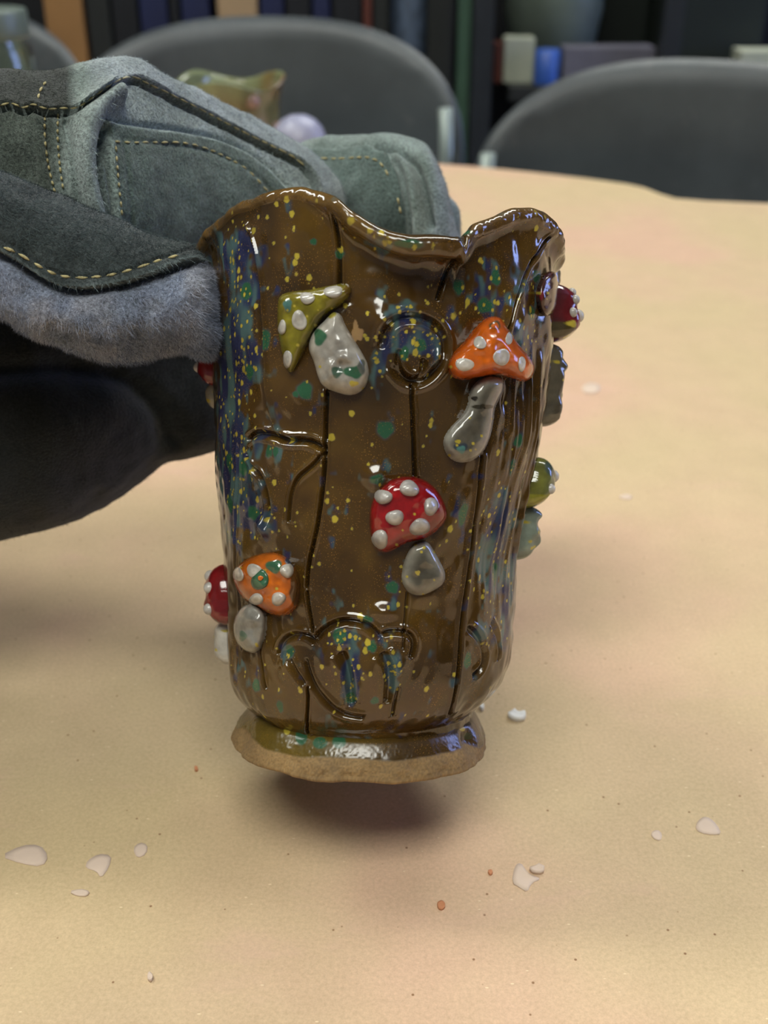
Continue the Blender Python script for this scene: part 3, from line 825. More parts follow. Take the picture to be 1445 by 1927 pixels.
# red cap, centre
cap, hf = relief('mushroom_cap', cup, [(720, 914), (740, 900), (775, 897), (800, 903), (822, 920), (836, 944), (844, 968), (836, 986), (815, 1006), (795, 1016), (765, 1021), (742, 1036), (722, 1041), (704, 1030), (696, 1000), (696, 960), (704, 934)],
                 5.4 * mm, 42, (150, 22, 26), front_map, seed=5, lump=.07, rough=.1, edge=(120, 20, 22), splash=[(770, 1010, 16, 6, (140, 56, 24))], yd=4)
tag(cap, 'red domed cap with raised pale spots')
for i, (x, y, rx, ry) in enumerate([(770, 919, 19, 16), (721, 935, 17, 15), (743, 974, 17, 16), (790, 992, 20, 17), (811, 953, 15, 17), (715, 1015, 17, 18)]):
    dot(cap, hf, front_map, x, y, rx, ry, 1.9 * mm, (176, 172, 168), seed=i)
stem, _ = relief('mushroom_stem', cup, [(775, 1028), (790, 1020), (805, 1018), (816, 1034), (830, 1058), (840, 1080), (837, 1098), (816, 1113), (790, 1123), (769, 1117), (755, 1096), (756, 1070), (765, 1044)],
                 3.4 * mm, 24, (84, 80, 70), front_map, seed=6, lump=.08, rough=.09, edge=(152, 150, 140), splash=[(786, 1078, 5, 5, YL)], yd=9)
tag(stem, 'glassy grey bell shaped stem')
# orange cap, lower left
cap, hf = relief('mushroom_cap', cup, [(436, 1086), (444, 1066), (465, 1050), (490, 1041), (518, 1039), (538, 1049), (554, 1066), (564, 1088), (564, 1116), (556, 1144), (534, 1161), (505, 1156), (485, 1143), (465, 1133), (447, 1116)],
                 5.0 * mm, 32, (196, 100, 24), front_map, seed=7, lump=.12, rough=.12, edge=(150, 78, 22), splash=[(516, 1066, 17, 14, GR), (556, 1110, 12, 40, (84, 54, 24)), (548, 1056, 12, 12, (50, 60, 80))], yd=5)
tag(cap, 'orange rounded cap with a green glaze ring')
for i, (x, y, rx, ry, h) in enumerate([(448, 1081, 11, 14, .9), (478, 1074, 14, 15, .8), (540, 1074, 13, 15, 1.5), (482, 1128, 14, 12, 1.2), (524, 1127, 15, 13, 1.6)]):
    dot(cap, hf, front_map, x, y, rx, ry, h * mm, (188, 182, 174), seed=i)
o = dot(cap, hf, front_map, 489, 1091, 17, 21, 1.0 * mm, (56, 98, 72), seed=9); o.name = 'glaze_ring'
o = dot(cap, lambda X, Y: (hf(X, Y)[0] + 1.0 * mm, 0), front_map, 490, 1088, 6, 5, .3 * mm, (206, 110, 34), seed=4); o.name = 'glaze_bead'
stem, _ = relief('mushroom_stem', cup, [(455, 1140), (476, 1134), (498, 1150), (500, 1180), (494, 1210), (482, 1230), (462, 1227), (445, 1212), (437, 1186), (441, 1160)],
                 3.4 * mm, 20, (132, 130, 124), front_map, seed=8, lump=.12, edge=(148, 146, 138), splash=[(457, 1197, 8, 11, (80, 104, 90))], yd=3)
tag(stem, 'short grey oval stem')
# toadstools on the flanks: local millimetre frames on the wall (x along the wall, y downwards)
def flank(a0, s0, sgn=1):
    def mp(X, Y, h):
        s = s0 - np.asarray(Y) * mm; a = a0 + sgn * np.asarray(X) * mm / np.mean(Rb(np.array([s0])))
        return cup_pt(a, s, Rb(s) + h)
    return mp
def flip_if(o, need):
    if need: o.data.flip_normals()
def s_of(py): return side_xs(700, py)[1]
def flank_mushroom(a0, py0, cap_poly, stem_poly, capc, stemc, Hc, Hs, spots, sgn, seed, cap_edge=None, label='', slabel='', yd=6, spot_h=1.7, splash=()):
    mp = flank(a0, s_of(py0), sgn)
    cap, hf = relief('mushroom_cap', cup, cap_poly, Hc * mm, 7.5, capc, mp, step=.26, lump=.10, seed=seed, rough=.12, edge=cap_edge, yd=0, splash=splash)
    flip_if(cap, sgn < 0)
    if label: tag(cap, label)
    for i, (x, y, r) in enumerate(spots):
        c0 = mp(np.array([x * 1.]), np.array([y * 1.]), hf(np.array([x * 1.]), np.array([y * 1.]))[0] - .0004)[0]
        th_, ph_ = np.linspace(.02, np.pi - .02, 10), np.linspace(0, 2 * np.pi, 16, endpoint=False)
        sv_ = np.stack([np.outer(np.sin(th_), np.cos(ph_)), np.outer(np.sin(th_), np.sin(ph_)), np.outer(np.cos(th_), np.ones(16))], -1).reshape(-1, 3)
        mk('cap_spot', c0 + sv_ * r * .8 * mm, grid_faces(10, 16, True), M['mush'], cap, col=np.tile(np.append(lin(184, 180, 176), .16), (160, 1)))
    st, _ = relief('mushroom_stem', cup, stem_poly, Hs * mm, 4.0, stemc, mp, step=.26, lump=.22, seed=seed + 1, rough=.12, yd=8, edge=tuple(min(255, c + 40) for c in stemc))
    flip_if(st, sgn < 0)
    if slabel: tag(st, slabel)
# red, far left
flank_mushroom(-1.62, 1130, [(-5, -7), (0, -9), (5, -7), (8, -1), (8, 6), (4, 8), (-3, 8), (-8, 6), (-8, -1)], [(-3, 7), (3, 7), (4, 12), (4, 18), (0, 19.5), (-4, 18), (-4, 12)],
               (138, 26, 30), (150, 146, 138), 6.2, 4.6, [(0, -5, 2.1), (4, -2.5, 2.0), (-1, 3.0, 2.2), (5, 3, 2.0), (-5, 1, 2.0), (-4, -4, 1.8)], 1, 20, (112, 24, 26), 'dark red cap seen edge on at the left wall', 'pale grey stem seen edge on', splash=[(-7, 3, 3, 4, (66, 56, 30))])
# red, upper right
flank_mushroom(1.66, 584, [(-4, -8.5), (1, -9), (5, -7), (6.4, -2), (6.4, 5), (2.5, 7), (-2.5, 7), (-6.4, 5), (-6.4, -2)], [(-3, 7), (3, 7), (4, 16), (5, 28), (0, 30), (-5, 28), (-4, 16)],
               (140, 28, 36), (58, 52, 38), 8.4, 5.4, [(-2.5, -4.5, 1.7), (0, -.5, 2.3), (-4, -1, 1.7), (-1, -6.5, 1.6), (3, -4, 1.8)], 1, 30, (86, 30, 34), 'dark red cap seen edge on at the right wall', 'long grey brown stem seen edge on', splash=[(-6, 4, 3, 3, (70, 60, 34)), (-3, 5, 1, 1, YL), (-4.5, 2, 1.2, 1, YL)])
# brownish little cap on the right face beside it
cap, hf = relief('mushroom_cap', cup, [(1012, 545), (1022, 520), (1040, 508), (1052, 520), (1052, 560), (1044, 590), (1026, 598), (1014, 580)], 2.2 * mm, 14, (78, 48, 34), front_map, seed=33, lump=.1, edge=(60, 34, 30), splash=[(1018, 555, 6, 10, (110, 36, 40)), (1030, 516, 10, 7, (70, 34, 38))], yd=4)
tag(cap, 'flat brown cap at the right wall')
# glassy green, middle right
flank_mushroom(1.52, 900, [(-5, -6), (0, -7.4), (5, -6), (8, 0), (8, 5), (3, 6.5), (-3, 6.5), (-8, 5), (-8, 0)], [(-3, 6), (3, 6), (4, 12), (4, 19), (0, 21), (-4, 19), (-4, 12)],
               (96, 108, 84), (92, 104, 92), 6.0, 4.6, [(2, -2, 2.2), (-4, 1, 1.8), (5, 3, 1.8)], 1, 40, (112, 112, 48), 'glassy green cap seen edge on at the right wall', 'green grey stem seen edge on', splash=[(-6, 4, 4, 2, (140, 138, 40)), (-3, -4, 2.5, 2, (70, 84, 76))], spot_h=.8)
# small pale cap just below the rim at the far right, and a red one half hidden by the thumb
flank_mushroom(1.88, 500, [(-3, -4), (0, -5), (3, -4), (4, 1), (3, 4), (-3, 4), (-4, 1)], [(-2, 3), (2, 3), (2.5, 6), (0, 8), (-2.5, 6)], (120, 108, 92), (120, 112, 98), 8.5, 4, [], 1, 50, None, 'pale brown cap just under the rim')
flank_mushroom(-1.66, 700, [(-4, -5), (0, -6), (4, -5), (6, 1), (4, 5), (-4, 5), (-6, 1)], [(-2.5, 4), (2.5, 4), (3, 9), (0, 12), (-3, 9)], (120, 24, 26), (110, 104, 90), 5.4, 3.4, [(1, 0, 1.8)], 1, 55, None, 'dark red cap half hidden under the thumb')

# ------------------------------------------------------------------ the glove
def loft(st, nlong, nring, pw=2.3):
    """st rows: x, ytop, ybot, depth, half_depth -> grid of camera-frame world points"""
    st = np.array(st, float)
    tt = np.concatenate([[0], np.cumsum(np.hypot(np.diff(st[:, 0]), np.diff(st[:, 1]) * .6) + 1e-3)])
    u = np.linspace(0, tt[-1], nlong)
    x, yt, yb, d, hd = [crom(tt, st[:, k], u) for k in range(5)]
    an = np.linspace(0, 2 * np.pi, nring, endpoint=False)
    cu = np.sign(np.cos(an)) * np.abs(np.cos(an)) ** (2 / pw); su = np.sign(np.sin(an)) * np.abs(np.sin(an)) ** (2 / pw)
    cy = (yt + yb) / 2; hy = (yb - yt) / 2
    py = cy[:, None] - hy[:, None] * cu[None]
    dd = d[:, None] - hd[:, None] * su[None]
    # keep the outline where it is seen: scale pixels about the section's own depth
    sc = (d[:, None] / dd)
    pxx = CX + (np.broadcast_to(x[:, None], py.shape) - CX) * sc; pyy = CY + (py - CY) * sc
    return P(pxx, pyy, dd), an
def grid_normals(G):
    du = np.gradient(G, axis=0); dv = (np.roll(G, -1, 1) - np.roll(G, 1, 1)) / 2
    n = np.cross(dv, du); L = np.linalg.norm(n, axis=-1, keepdims=True); n = n / np.maximum(L, 1e-12)
    c = G.mean(1, keepdims=True)
    if np.mean(np.sum((G - c) * n, -1)) < 0: n = -n; flip = True
    else: flip = False
    return n, flip
glove = empty('work_glove', P(-60, 900, .32))
tag(glove, 'grey green suede work glove with cream stitching gripping the cup', 'glove')
SURF = {}; PARTS = {}
fibre_V = []; fibre_F = []; fibre_C = []
def glove_part(name, st, nlong, nring, base, shape=None, paint=None, pw=2.3, nap=6000, naplen=.0015, label=None, split=None):
    G, an = loft(st, nlong, nring, pw)
    n, flip = grid_normals(G)
    px, py = to_px(G)
    vdir = TC - G; vdir /= np.linalg.norm(vdir, axis=-1, keepdims=True)
    facing = np.sum(n * vdir, -1)
    fm = smooth((facing + .15) / .35)
    h = .0008 * noise3(G[..., 0] * 90, G[..., 1] * 90, G[..., 2] * 90, 81) + .00035 * noise3(G[..., 0] * 260, G[..., 1] * 260, G[..., 2] * 260, 82)
    if shape is not None: h = h + shape(px, py) * fm
    G2 = G + n * h[..., None]
    c = np.tile(lin(*base), G.shape[:2] + (1,))
    if paint is not None:
        for m, rgb in paint(px, py, h): c = c * (1 - m[..., None]) + lin(*rgb) * m[..., None]
    faces = grid_faces(nlong, nring, True)
    V = G2.reshape(-1, 3); C = np.concatenate([c.reshape(-1, 3), np.ones((c.size // 3, 1))], -1)
    # close the ends
    tri = []
    for row in (0, nlong - 1):
        V = np.vstack([V, V[row * nring:(row + 1) * nring].mean(0)]); C = np.vstack([C, C[row * nring]])
        cidx = len(V) - 1
        for j in range(nring): tri.append((row * nring + j, row * nring + (j + 1) % nring, cidx, cidx))
    F = [tuple(q) for q in (faces[:, ::-1] if flip else faces).tolist()] + [q[:3] for q in tri]
    if split is None:
        o = mk(name, V, F, M['suede'], glove, col=C)
    else:
        msk = np.append((split[1](px, py) & (facing > -.1)).reshape(-1), [False, False])
        inn = [f for f in F if all(msk[i] for i in f)]; out = [f for f in F if not all(msk[i] for i in f)]
        def sub(fs):
            ids = sorted(set(i for f in fs for i in f)); mp_ = {v: k for k, v in enumerate(ids)}
            return V[ids], [tuple(mp_[i] for i in f) for f in fs], C[ids]
        v0, f0, c0 = sub(out); o = mk(name, v0, f0, M['suede'], glove, col=c0)
        v1, f1, c1 = sub(inn); mk(split[0], v1, f1, M['suede'], o, col=c1)
    PARTS[name] = o
    if label: tag(o, label)
    SURF[name] = BVHTree.FromPolygons([tuple(v) for v in V], F)
    # suede nap: short fibres on the side that faces the viewer
    fl = facing.reshape(-1); cand = np.nonzero((fl > -.45))[0]
    if nap and len(cand):
        pk = rng.choice(cand, nap); jit = rng.integers(0, 2, nap)
        nb = np.where(jit == 1, np.roll(np.arange(len(fl)).reshape(nlong, nring), -1, 1).reshape(-1)[pk], pk)
        p0 = G2.reshape(-1, 3)[pk] * (1 - (q := rng.random((nap, 1)))) + G2.reshape(-1, 3)[nb] * q
        nn = n.reshape(-1, 3)[pk]
        rd = rng.normal(size=(nap, 3)); rd -= nn * np.sum(rd * nn, -1, keepdims=True); rd /= np.linalg.norm(rd, axis=1)[:, None]
        bias = RC @ np.array([.5, -.5, 0]); L = naplen * rng.uniform(.4, 1.25, (nap, 1))
        tip = p0 + nn * L * .45 + (rd + bias * .6) * L * .8
        side = np.cross(rd, nn) * .00006
        v = np.stack([p0 - side, p0 + side, tip], 1).reshape(-1, 3)
        off = sum(len(x) for x in fibre_V)
        fibre_V.append(v); fibre_F.append(np.arange(len(v)).reshape(-1, 3) + off)
        fc_ = np.clip(c.reshape(-1, 3)[pk] * rng.uniform(.8, 2.3, (nap, 1)), 0, 1)
        fibre_C.append(np.repeat(np.concatenate([fc_, np.ones((nap, 1))], -1), 3, 0))
    return o
def gauss_line(px, py, pts, w):
    d, al = seg_dist(px, py, [tuple(q) for q in chaikin(pts, 2, closed=False)])
    return np.exp(-(d / w) ** 2) * smooth(al / .06) * smooth((1 - al) / .06)
def step_line(px, py, pts, up, lo, w_up=26, w_lo=9):
    """overlapping leather edge: raised above the line, pinched just below it"""
    d, al = seg_dist(px, py, [tuple(q) for q in chaikin(pts, 2, closed=False)], signed=True)
    tp = smooth((1 - al) / .05)
    above = smooth((d + 1.5) / 3.0)
    return (up * above * np.exp(-np.clip(d, 0, None) / w_up) - lo * (1 - above) * np.exp(-(np.clip(-d, 0, None) / w_lo) ** 2)) * tp, d

# --- back of the hand and first finger
SEAM_A = [(-200, 210), (-40, 208), (0, 204), (20, 197), (45, 210), (62, 199), (85, 211), (115, 208), (145, 209), (172, 190), (205, 165), (235, 150), (255, 149), (272, 159), (330, 186), (400, 222), (432, 240), (500, 274), (555, 300), (585, 330), (600, 366), (606, 400)]
PATCH_A = [(198, 228), (250, 239), (330, 250), (400, 263), (460, 290), (505, 324), (545, 366), (560, 420), (560, 560), (240, 560), (222, 470), (211, 390), (203, 300)]
def shape_A(px, py):
    h, d = step_line(px, py, SEAM_A, .0020, .0040, 40, 6)
    h = h + .0066 * gauss_line(px, py, [(228, 172), (185, 196), (160, 235), (150, 290), (156, 350), (176, 420), (190, 470)], 24)
    h = h - .0060 * gauss_line(px, py, [(200, 235), (184, 270), (178, 320), (184, 380), (200, 430)], 8)
    h = h + .0010 * gauss_line(px, py, [(202, 260), (197, 320), (202, 390), (210, 430)], 9)
    h = h - .0026 * gauss_line(px, py, [(122, 215), (134, 280), (140, 350), (152, 420)], 7)
    sd = poly_sd(px, py, PATCH_A)
    h = h + .0013 * smooth((sd + 2) / 4) - .0012 * np.exp(-((sd + 6) / 5) ** 2)
    h = h - .0006 * np.exp(-((sd - 26) / 4) ** 2) * (sd > 0)
    h = h + .0014 * np.exp(-((px - 400) / 140) ** 2 - ((py - 360) / 70) ** 2) * (sd > 0)
    for xx in (86, 111): h = h - .0006 * np.exp(-((px - xx - (py - 210) * .09) / 4) ** 2) * (py > 212)
    h = h - .003 * np.exp(-((px - 40) / 60) ** 2 - ((py - 330) / 60) ** 2)
    return h
def paint_A(px, py, h):
    sd = poly_sd(px, py, PATCH_A)
    d, _ = seg_dist(px, py, [tuple(q) for q in chaikin(SEAM_A, 2, closed=False)], signed=True)
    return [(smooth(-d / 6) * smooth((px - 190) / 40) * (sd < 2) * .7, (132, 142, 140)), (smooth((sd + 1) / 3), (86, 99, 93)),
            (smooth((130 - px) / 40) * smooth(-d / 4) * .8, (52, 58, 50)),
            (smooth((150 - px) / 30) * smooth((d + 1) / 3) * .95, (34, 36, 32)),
            (smooth((d + 1) / 3) * smooth((px - 150) / 30) * .8, (126, 134, 138)),  # strip above the seam: light from above put into the colour
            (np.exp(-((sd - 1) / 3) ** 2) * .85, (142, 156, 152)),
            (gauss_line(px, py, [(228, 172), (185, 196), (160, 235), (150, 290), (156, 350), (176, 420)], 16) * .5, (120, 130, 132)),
            (smooth((py - 380) / 120) * .3 * (sd > 0), (56, 72, 68))]  # lower part of the patch: shade put into the colour
st_A = [(-260, 170, 600, .300, .034), (-100, 155, 590, .301, .034), (0, 151, 575, .302, .032), (70, 150, 570, .303, .030), (130, 150, 560, .304, .030), (170, 143, 550, .306, .029), (210, 135, 545, .309, .029), (250, 131, 540, .313, .028), (290, 143, 535, .318, .026),
        (330, 164, 528, .326, .025), (400, 194, 515, .341, .022), (460, 221, 505, .352, .020), (520, 252, 495, .362, .019), (570, 287, 490, .368, .018), (610, 322, 486, .372, .017), (635, 350, 484, .374, .015), (650, 384, 480, .375, .012), (658, 425, 470, .376, .006)]
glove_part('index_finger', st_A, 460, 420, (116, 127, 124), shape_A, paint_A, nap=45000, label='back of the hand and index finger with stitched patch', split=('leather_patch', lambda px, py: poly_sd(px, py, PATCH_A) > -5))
# --- second finger behind the cup
PATCH_B = [(560, 285), (640, 282), (690, 276), (728, 288), (750, 330), (765, 400), (770, 520), (560, 520)]
def shape_B(px, py):
    sd = poly_sd(px, py, PATCH_B)
    h = .0013 * smooth((sd + 2) / 4) - .0014 * np.exp(-((sd + 7) / 6) ** 2)
    h = h - .0046 * gauss_line(px, py, [(700, 272), (758, 284), (783, 310), (800, 370), (812, 440)], 8)
    h = h + .0026 * gauss_line(px, py, [(730, 282), (768, 312), (782, 380), (790, 450)], 12)
    return h
def paint_B(px, py, h):
    sd = poly_sd(px, py, PATCH_B)
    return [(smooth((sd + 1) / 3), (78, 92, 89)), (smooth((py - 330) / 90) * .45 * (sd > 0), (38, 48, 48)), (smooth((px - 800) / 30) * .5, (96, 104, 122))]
st_B = [(480, 300, 480, .398, .016), (540, 284, 500, .398, .018), (600, 270, 505, .396, .020), (650, 265, 508, .392, .022), (700, 263, 510, .386, .022), (760, 264, 510, .381, .021), (790, 271, 510, .378, .020), (812, 291, 510, .375, .018), (827, 325, 510, .373, .016), (840, 365, 508, .371, .013), (852, 405, 505, .370, .009), (860, 440, 500, .369, .004)]
glove_part('middle_finger', st_B, 260, 260, (108, 120, 118), shape_B, paint_B, nap=7000, label='middle finger with stitched patch behind the cup', split=('leather_patch', lambda px, py: poly_sd(px, py, PATCH_B) > -6))
st_R = [(640, 420, 570, .418, .016), (740, 390, 572, .412, .018), (800, 376, 575, .404, .018), (838, 374, 575, .398, .017), (856, 384, 572, .394, .014), (864, 402, 566, .391, .009), (868, 440, 560, .390, .004)]
glove_part('ring_finger', st_R, 90, 90, (84, 96, 104), None, None, nap=1200)
# --- palm below the thumb: dark leather with its shade put into the colour
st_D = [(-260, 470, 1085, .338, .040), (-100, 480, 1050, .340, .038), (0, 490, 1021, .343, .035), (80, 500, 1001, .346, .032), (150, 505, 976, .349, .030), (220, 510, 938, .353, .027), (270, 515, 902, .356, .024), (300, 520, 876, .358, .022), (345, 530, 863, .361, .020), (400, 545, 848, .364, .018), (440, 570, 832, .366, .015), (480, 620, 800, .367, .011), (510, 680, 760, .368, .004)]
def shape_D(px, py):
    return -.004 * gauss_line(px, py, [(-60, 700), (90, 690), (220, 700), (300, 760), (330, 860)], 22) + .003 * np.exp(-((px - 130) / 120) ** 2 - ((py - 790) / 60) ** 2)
glove_part('palm', st_D, 200, 200, (22, 25, 25), shape_D, None, nap=3000, label='dark palm of the glove below the thumb, shade put into its colour')
# --- thumb, nearest to the camera
SEAM_T = [(-260, 400), (-100, 428), (-40, 452), (0, 474), (30, 490), (65, 514), (105, 537), (150, 545), (205, 540), (255, 528), (300, 512), (345, 495), (385, 490)]
def shape_T(px, py):
    h, d = step_line(px, py, SEAM_T, .0018, .0030, 60, 12)
    h = h - .0007 * np.exp(-((d - 20) / 4) ** 2)
    h = h + .0032 * np.exp(-((d + 62) / 40) ** 2) * smooth((px + 60) / 120) * smooth((400 - px) / 60)
    h = h - .0016 * gauss_line(px, py, [(290, 560), (262, 600), (252, 640), (240, 668)], 10)
    h = h - .0016 * gauss_line(px, py, [(90, 600), (150, 626), (230, 640)], 16)
    h = h + .0008 * noise3(px / 26., py / 26., 0, 91) * (d < 0)
    return h
def paint_T(px, py, h):
    d, _ = seg_dist(px, py, [tuple(q) for q in chaikin(SEAM_T, 2, closed=False)], signed=True)
    low = smooth((-d - 1) / 3)
    return [(low, (110, 118, 136)), (np.exp(-((d - 3) / 4) ** 2) * .55 * (d > -1), (110, 122, 124)),
            (low * smooth(.3 + .9 * noise3(px / 40., py / 30., 0, 92)) * .4, (140, 138, 142)),
            (low * np.exp(-((d + 8) / 8) ** 2) * .5, (70, 76, 90)),
            ((1 - low) * smooth(.2 + .9 * noise3(px / 45., py / 30., 0, 93)) * .5, (34, 39, 41))]
st_T = [(-430, 320, 640, .318, .030), (-260, 292, 575, .296, .030), (-100, 305, 562, .279, .026), (0, 330, 593, .274, .022), (50, 347, 626, .273, .021), (100, 365, 648, .273, .020), (150, 386, 667, .273, .019), (200, 409, 681, .273, .018), (250, 430, 676, .273, .017), (300, 448, 656, .274, .016), (340, 461, 655, .275, .015), (370, 475, 669, .276, .0145), (392, 498, 676, .277, .014), (406, 531, 668, .278, .012), (414, 570, 650, .279, .009), (418, 600, 625, .280, .004)]
glove_part('thumb', st_T, 420, 340, (50, 57, 58), shape_T, paint_T, nap=70000, naplen=.0018, label='thumb with dark upper panel and pale blue grey lower roll', split=('upper_panel', lambda px, py: seg_dist(px, py, [tuple(q) for q in chaikin(SEAM_T, 2, closed=False)], signed=True)[0] > -3))
# --- cuff running out of the picture
st_C = [(-900, 60, 1240, .335, .075), (-700, 90, 1190, .333, .072), (-500, 110, 1150, .330, .066), (-330, 125, 1120, .326, .062), (-215, 142, 1075, .322, .056)]
glove_part('cuff', st_C, 60, 120, (70, 78, 78), None, None, nap=0)

fv_ = np.vstack(fibre_V); fm_, nt_, b_ = new_mat('suede_nap')
atn = N(nt_, 'ShaderNodeAttribute', attribute_name='Col'); nt_.links.new(atn.outputs['Color'], b_.inputs['Base Color']); b_.inputs['Roughness'].default_value = .9; b_.inputs['Specular IOR Level'].default_value = .1
nap = mk('suede_nap', fv_, np.vstack(fibre_F), fm_, glove, col=np.vstack(fibre_C)); nap['kind'] = 'stuff'

# stitching: each seam one part made of short raised thread dashes
def stitches(surf, pts_px, dash=11, gap=7, rad=.00030, parent=None, name='stitching', lift=.00040):
    p = chaikin(pts_px, 2, closed=False)
    L = np.concatenate([[0], np.cumsum(np.hypot(*np.diff(p, axis=0).T))])
    parts = []; s = 0.0
    bvh = SURF[surf]
    while s + dash < L[-1]:
        dd = dash * random.uniform(.8, 1.15)
        ring = []
        for q in np.linspace(0, 1, 5):
            x = np.interp(s + q * dd, L, p[:, 0]); y = np.interp(s + q * dd, L, p[:, 1]) + random.uniform(-.5, .5)
            dr = P(x, y, 1.0) - TC; dr /= np.linalg.norm(dr)
            hit = bvh.ray_cast(Vector(TC), Vector(dr))
            if hit[0] is None: ring = None; break
            ring.append(np.array(hit[0]) - dr * (lift * math.sin(math.pi * q) + .00005))
        s += dd + gap * random.uniform(.7, 1.3)
        if ring is None: continue
        ring = np.array(ring)
        if np.linalg.norm(np.diff(ring, axis=0), axis=1).max() > .004: continue
        parts.append(tube(ring, rad * np.array([.35, .95, 1.1, .95, .35]), 7))
    if parts:
        o = mk(name, *joinm(parts), M['thread'], PARTS[surf]); o['kind'] = 'stuff'
off = lambda pts, dx, dy: [(x + dx, y + dy) for x, y in pts]
stitches('index_finger', [(212, 404 - 8), (230, 405), (224, 350), (219, 290), (218, 268)][1:], 11, 7)
stitches('index_finger', [(217, 266), (250, 268), (300, 268), (350, 268), (392, 280), (440, 302), (475, 326), (505, 362)], 11, 7)
stitches('index_finger', [(84, 218), (84, 260), (90, 310), (104, 365)], 10, 5)
stitches('index_finger', [(109, 214), (108, 260), (112, 310), (120, 365)], 10, 5)
stitches('index_finger', [(86, 154), (74, 172), (70, 196)], 9, 4)
stitches('index_finger', off(SEAM_A[2:-2], 0, -5), 17, 3, .00026)
stitches('middle_finger', [(604, 297), (640, 299), (680, 295), (705, 298), (724, 315), (736, 345)], 11, 6)
stitches('middle_finger', [(748, 372), (756, 410)], 12, 5)
stitches('thumb', [(-20, 454), (0, 463), (30, 474), (65, 496), (105, 518), (150, 524), (205, 519), (255, 506), (300, 489), (330, 482), (356, 477)], 22, 9, .00034)

# ------------------------------------------------------------------ dried clay on the paper
def flake(name, pts_px, mat, label, th=.00018, z=0.0):
    p = chaikin(pts_px, 1)
    w_ = np.array([on_plane(x, y, z) for x, y in p])
    c = w_.mean(0); n = len(w_)
    top = w_ * 1.0; top[:, 2] = z + th * (1 + .8 * rng.random(n))
    inner = c + (w_ - c) * .6; inner[:, 2] = z + th * 1.2
    V = np.vstack([w_ - [0, 0, 0], top, inner, [c + [0, 0, th * 1.2]]])
    F = []
    for i in range(n):
        j = (i + 1) % n
        F += [(i, j, n + j, n + i), (n + i, n + j, 2 * n + j, 2 * n + i), (2 * n + i, 2 * n + j, 3 * n)]
    F.append(tuple(range(n))[::-1])
    ar = sum(w_[i, 0] * w_[(i + 1) % n, 1] - w_[(i + 1) % n, 0] * w_[i, 1] for i in range(n))
    if ar < 0: F = [q[::-1] for q in F]
    o = mk(name, V, F, mat, loc=c)
    return tag(o, label, 'clay', 'dried clay bits on the brown paper')
flake('clay_flake', [(1311, 1548), (1322, 1538), (1335, 1540), (1348, 1552), (1358, 1570), (1340, 1572), (1318, 1568), (1308, 1560)], M['flake'], 'pale fan shaped clay flake near the right edge of the paper')
flake('clay_flake', [(968, 1630), (980, 1624), (990, 1640), (1005, 1650), (1018, 1655), (1000, 1662), (992, 1680), (980, 1672), (962, 1662)], M['flake'], 'ragged pale clay flake, largest of those right below the cup')
flake('clay_flake', [(993, 1637), (1010, 1632), (1024, 1636), (1022, 1646), (1004, 1646)], M['flake'], 'small oval clay flake touching the ragged flake', .0010)
flake('clay_flake', [(1224, 1568), (1236, 1562), (1246, 1570), (1243, 1584), (1228, 1578)], M['flake'], 'small clay flake left of the fan shaped flake')
flake('clay_flake', [(165, 1620), (185, 1608), (210, 1610), (206, 1632), (190, 1654), (182, 1640), (160, 1634)], M['flake'], 'ragged pale clay flake on the left half of the paper')
flake('clay_flake', [(0, 1612), (40, 1592), (75, 1590), (92, 1612), (80, 1632), (40, 1626)], M['flake'], 'long pale clay smear at the left edge of the paper', .0002)
flake('clay_flake', [(250, 1598), (262, 1586), (278, 1590), (276, 1608), (258, 1616)], M['flake'], 'faint round clay flake between the left flake and the cup', .0002)
flake('clay_flake', [(130, 1680), (150, 1674), (170, 1678), (164, 1688), (145, 1687)], M['flake'], 'thin curved clay sliver below the left flake', .0003)
flake('clay_chip', [(953, 1348), (965, 1341), (976, 1345), (986, 1343), (990, 1354), (978, 1359), (962, 1356)], M['white_flake'], 'white clay chip lying right of the cup foot', .0012)
flake('clay_chip', [(900, 1330), (906, 1326), (912, 1334), (907, 1340)], M['white_flake'], 'tiny white clay chip beside the cup foot', .0010)
flake('clay_chip', [(884, 1430), (889, 1428), (891, 1434), (886, 1437)], M['white_flake'], 'tiny white speck of clay under the right end of the foot', .0006)
flake('clay_crumb', [(822, 1700), (832, 1696), (839, 1706), (833, 1714), (824, 1712)], M['terra'], 'terracotta crumb below the cup, near the picture bottom', .0005)
flake('clay_crumb', [(917, 1640), (924, 1638), (928, 1645), (921, 1649)], M['terra'], 'small terracotta crumb left of the ragged flake', .0005)
flake('clay_crumb', [(278, 1838), (284, 1834), (289, 1842), (284, 1850), (278, 1846)], M['flake'], 'tiny pale crumb near the bottom left corner', .0008)
flake('clay_crumb', [(366, 1448), (372, 1446), (373, 1452), (367, 1453)], M['terra'], 'tiny brown crumb left of the cup foot', .0008)
flake('clay_flake', [(1092, 730), (1110, 720), (1132, 727), (1125, 740), (1100, 742)], M['flake'], 'blurred pale clay smear right of the long stem', .0003)
flake('clay_flake', [(1160, 936), (1178, 930), (1192, 936), (1180, 942)], M['flake'], 'blurred pale clay fleck in the middle of the right side', .0003)

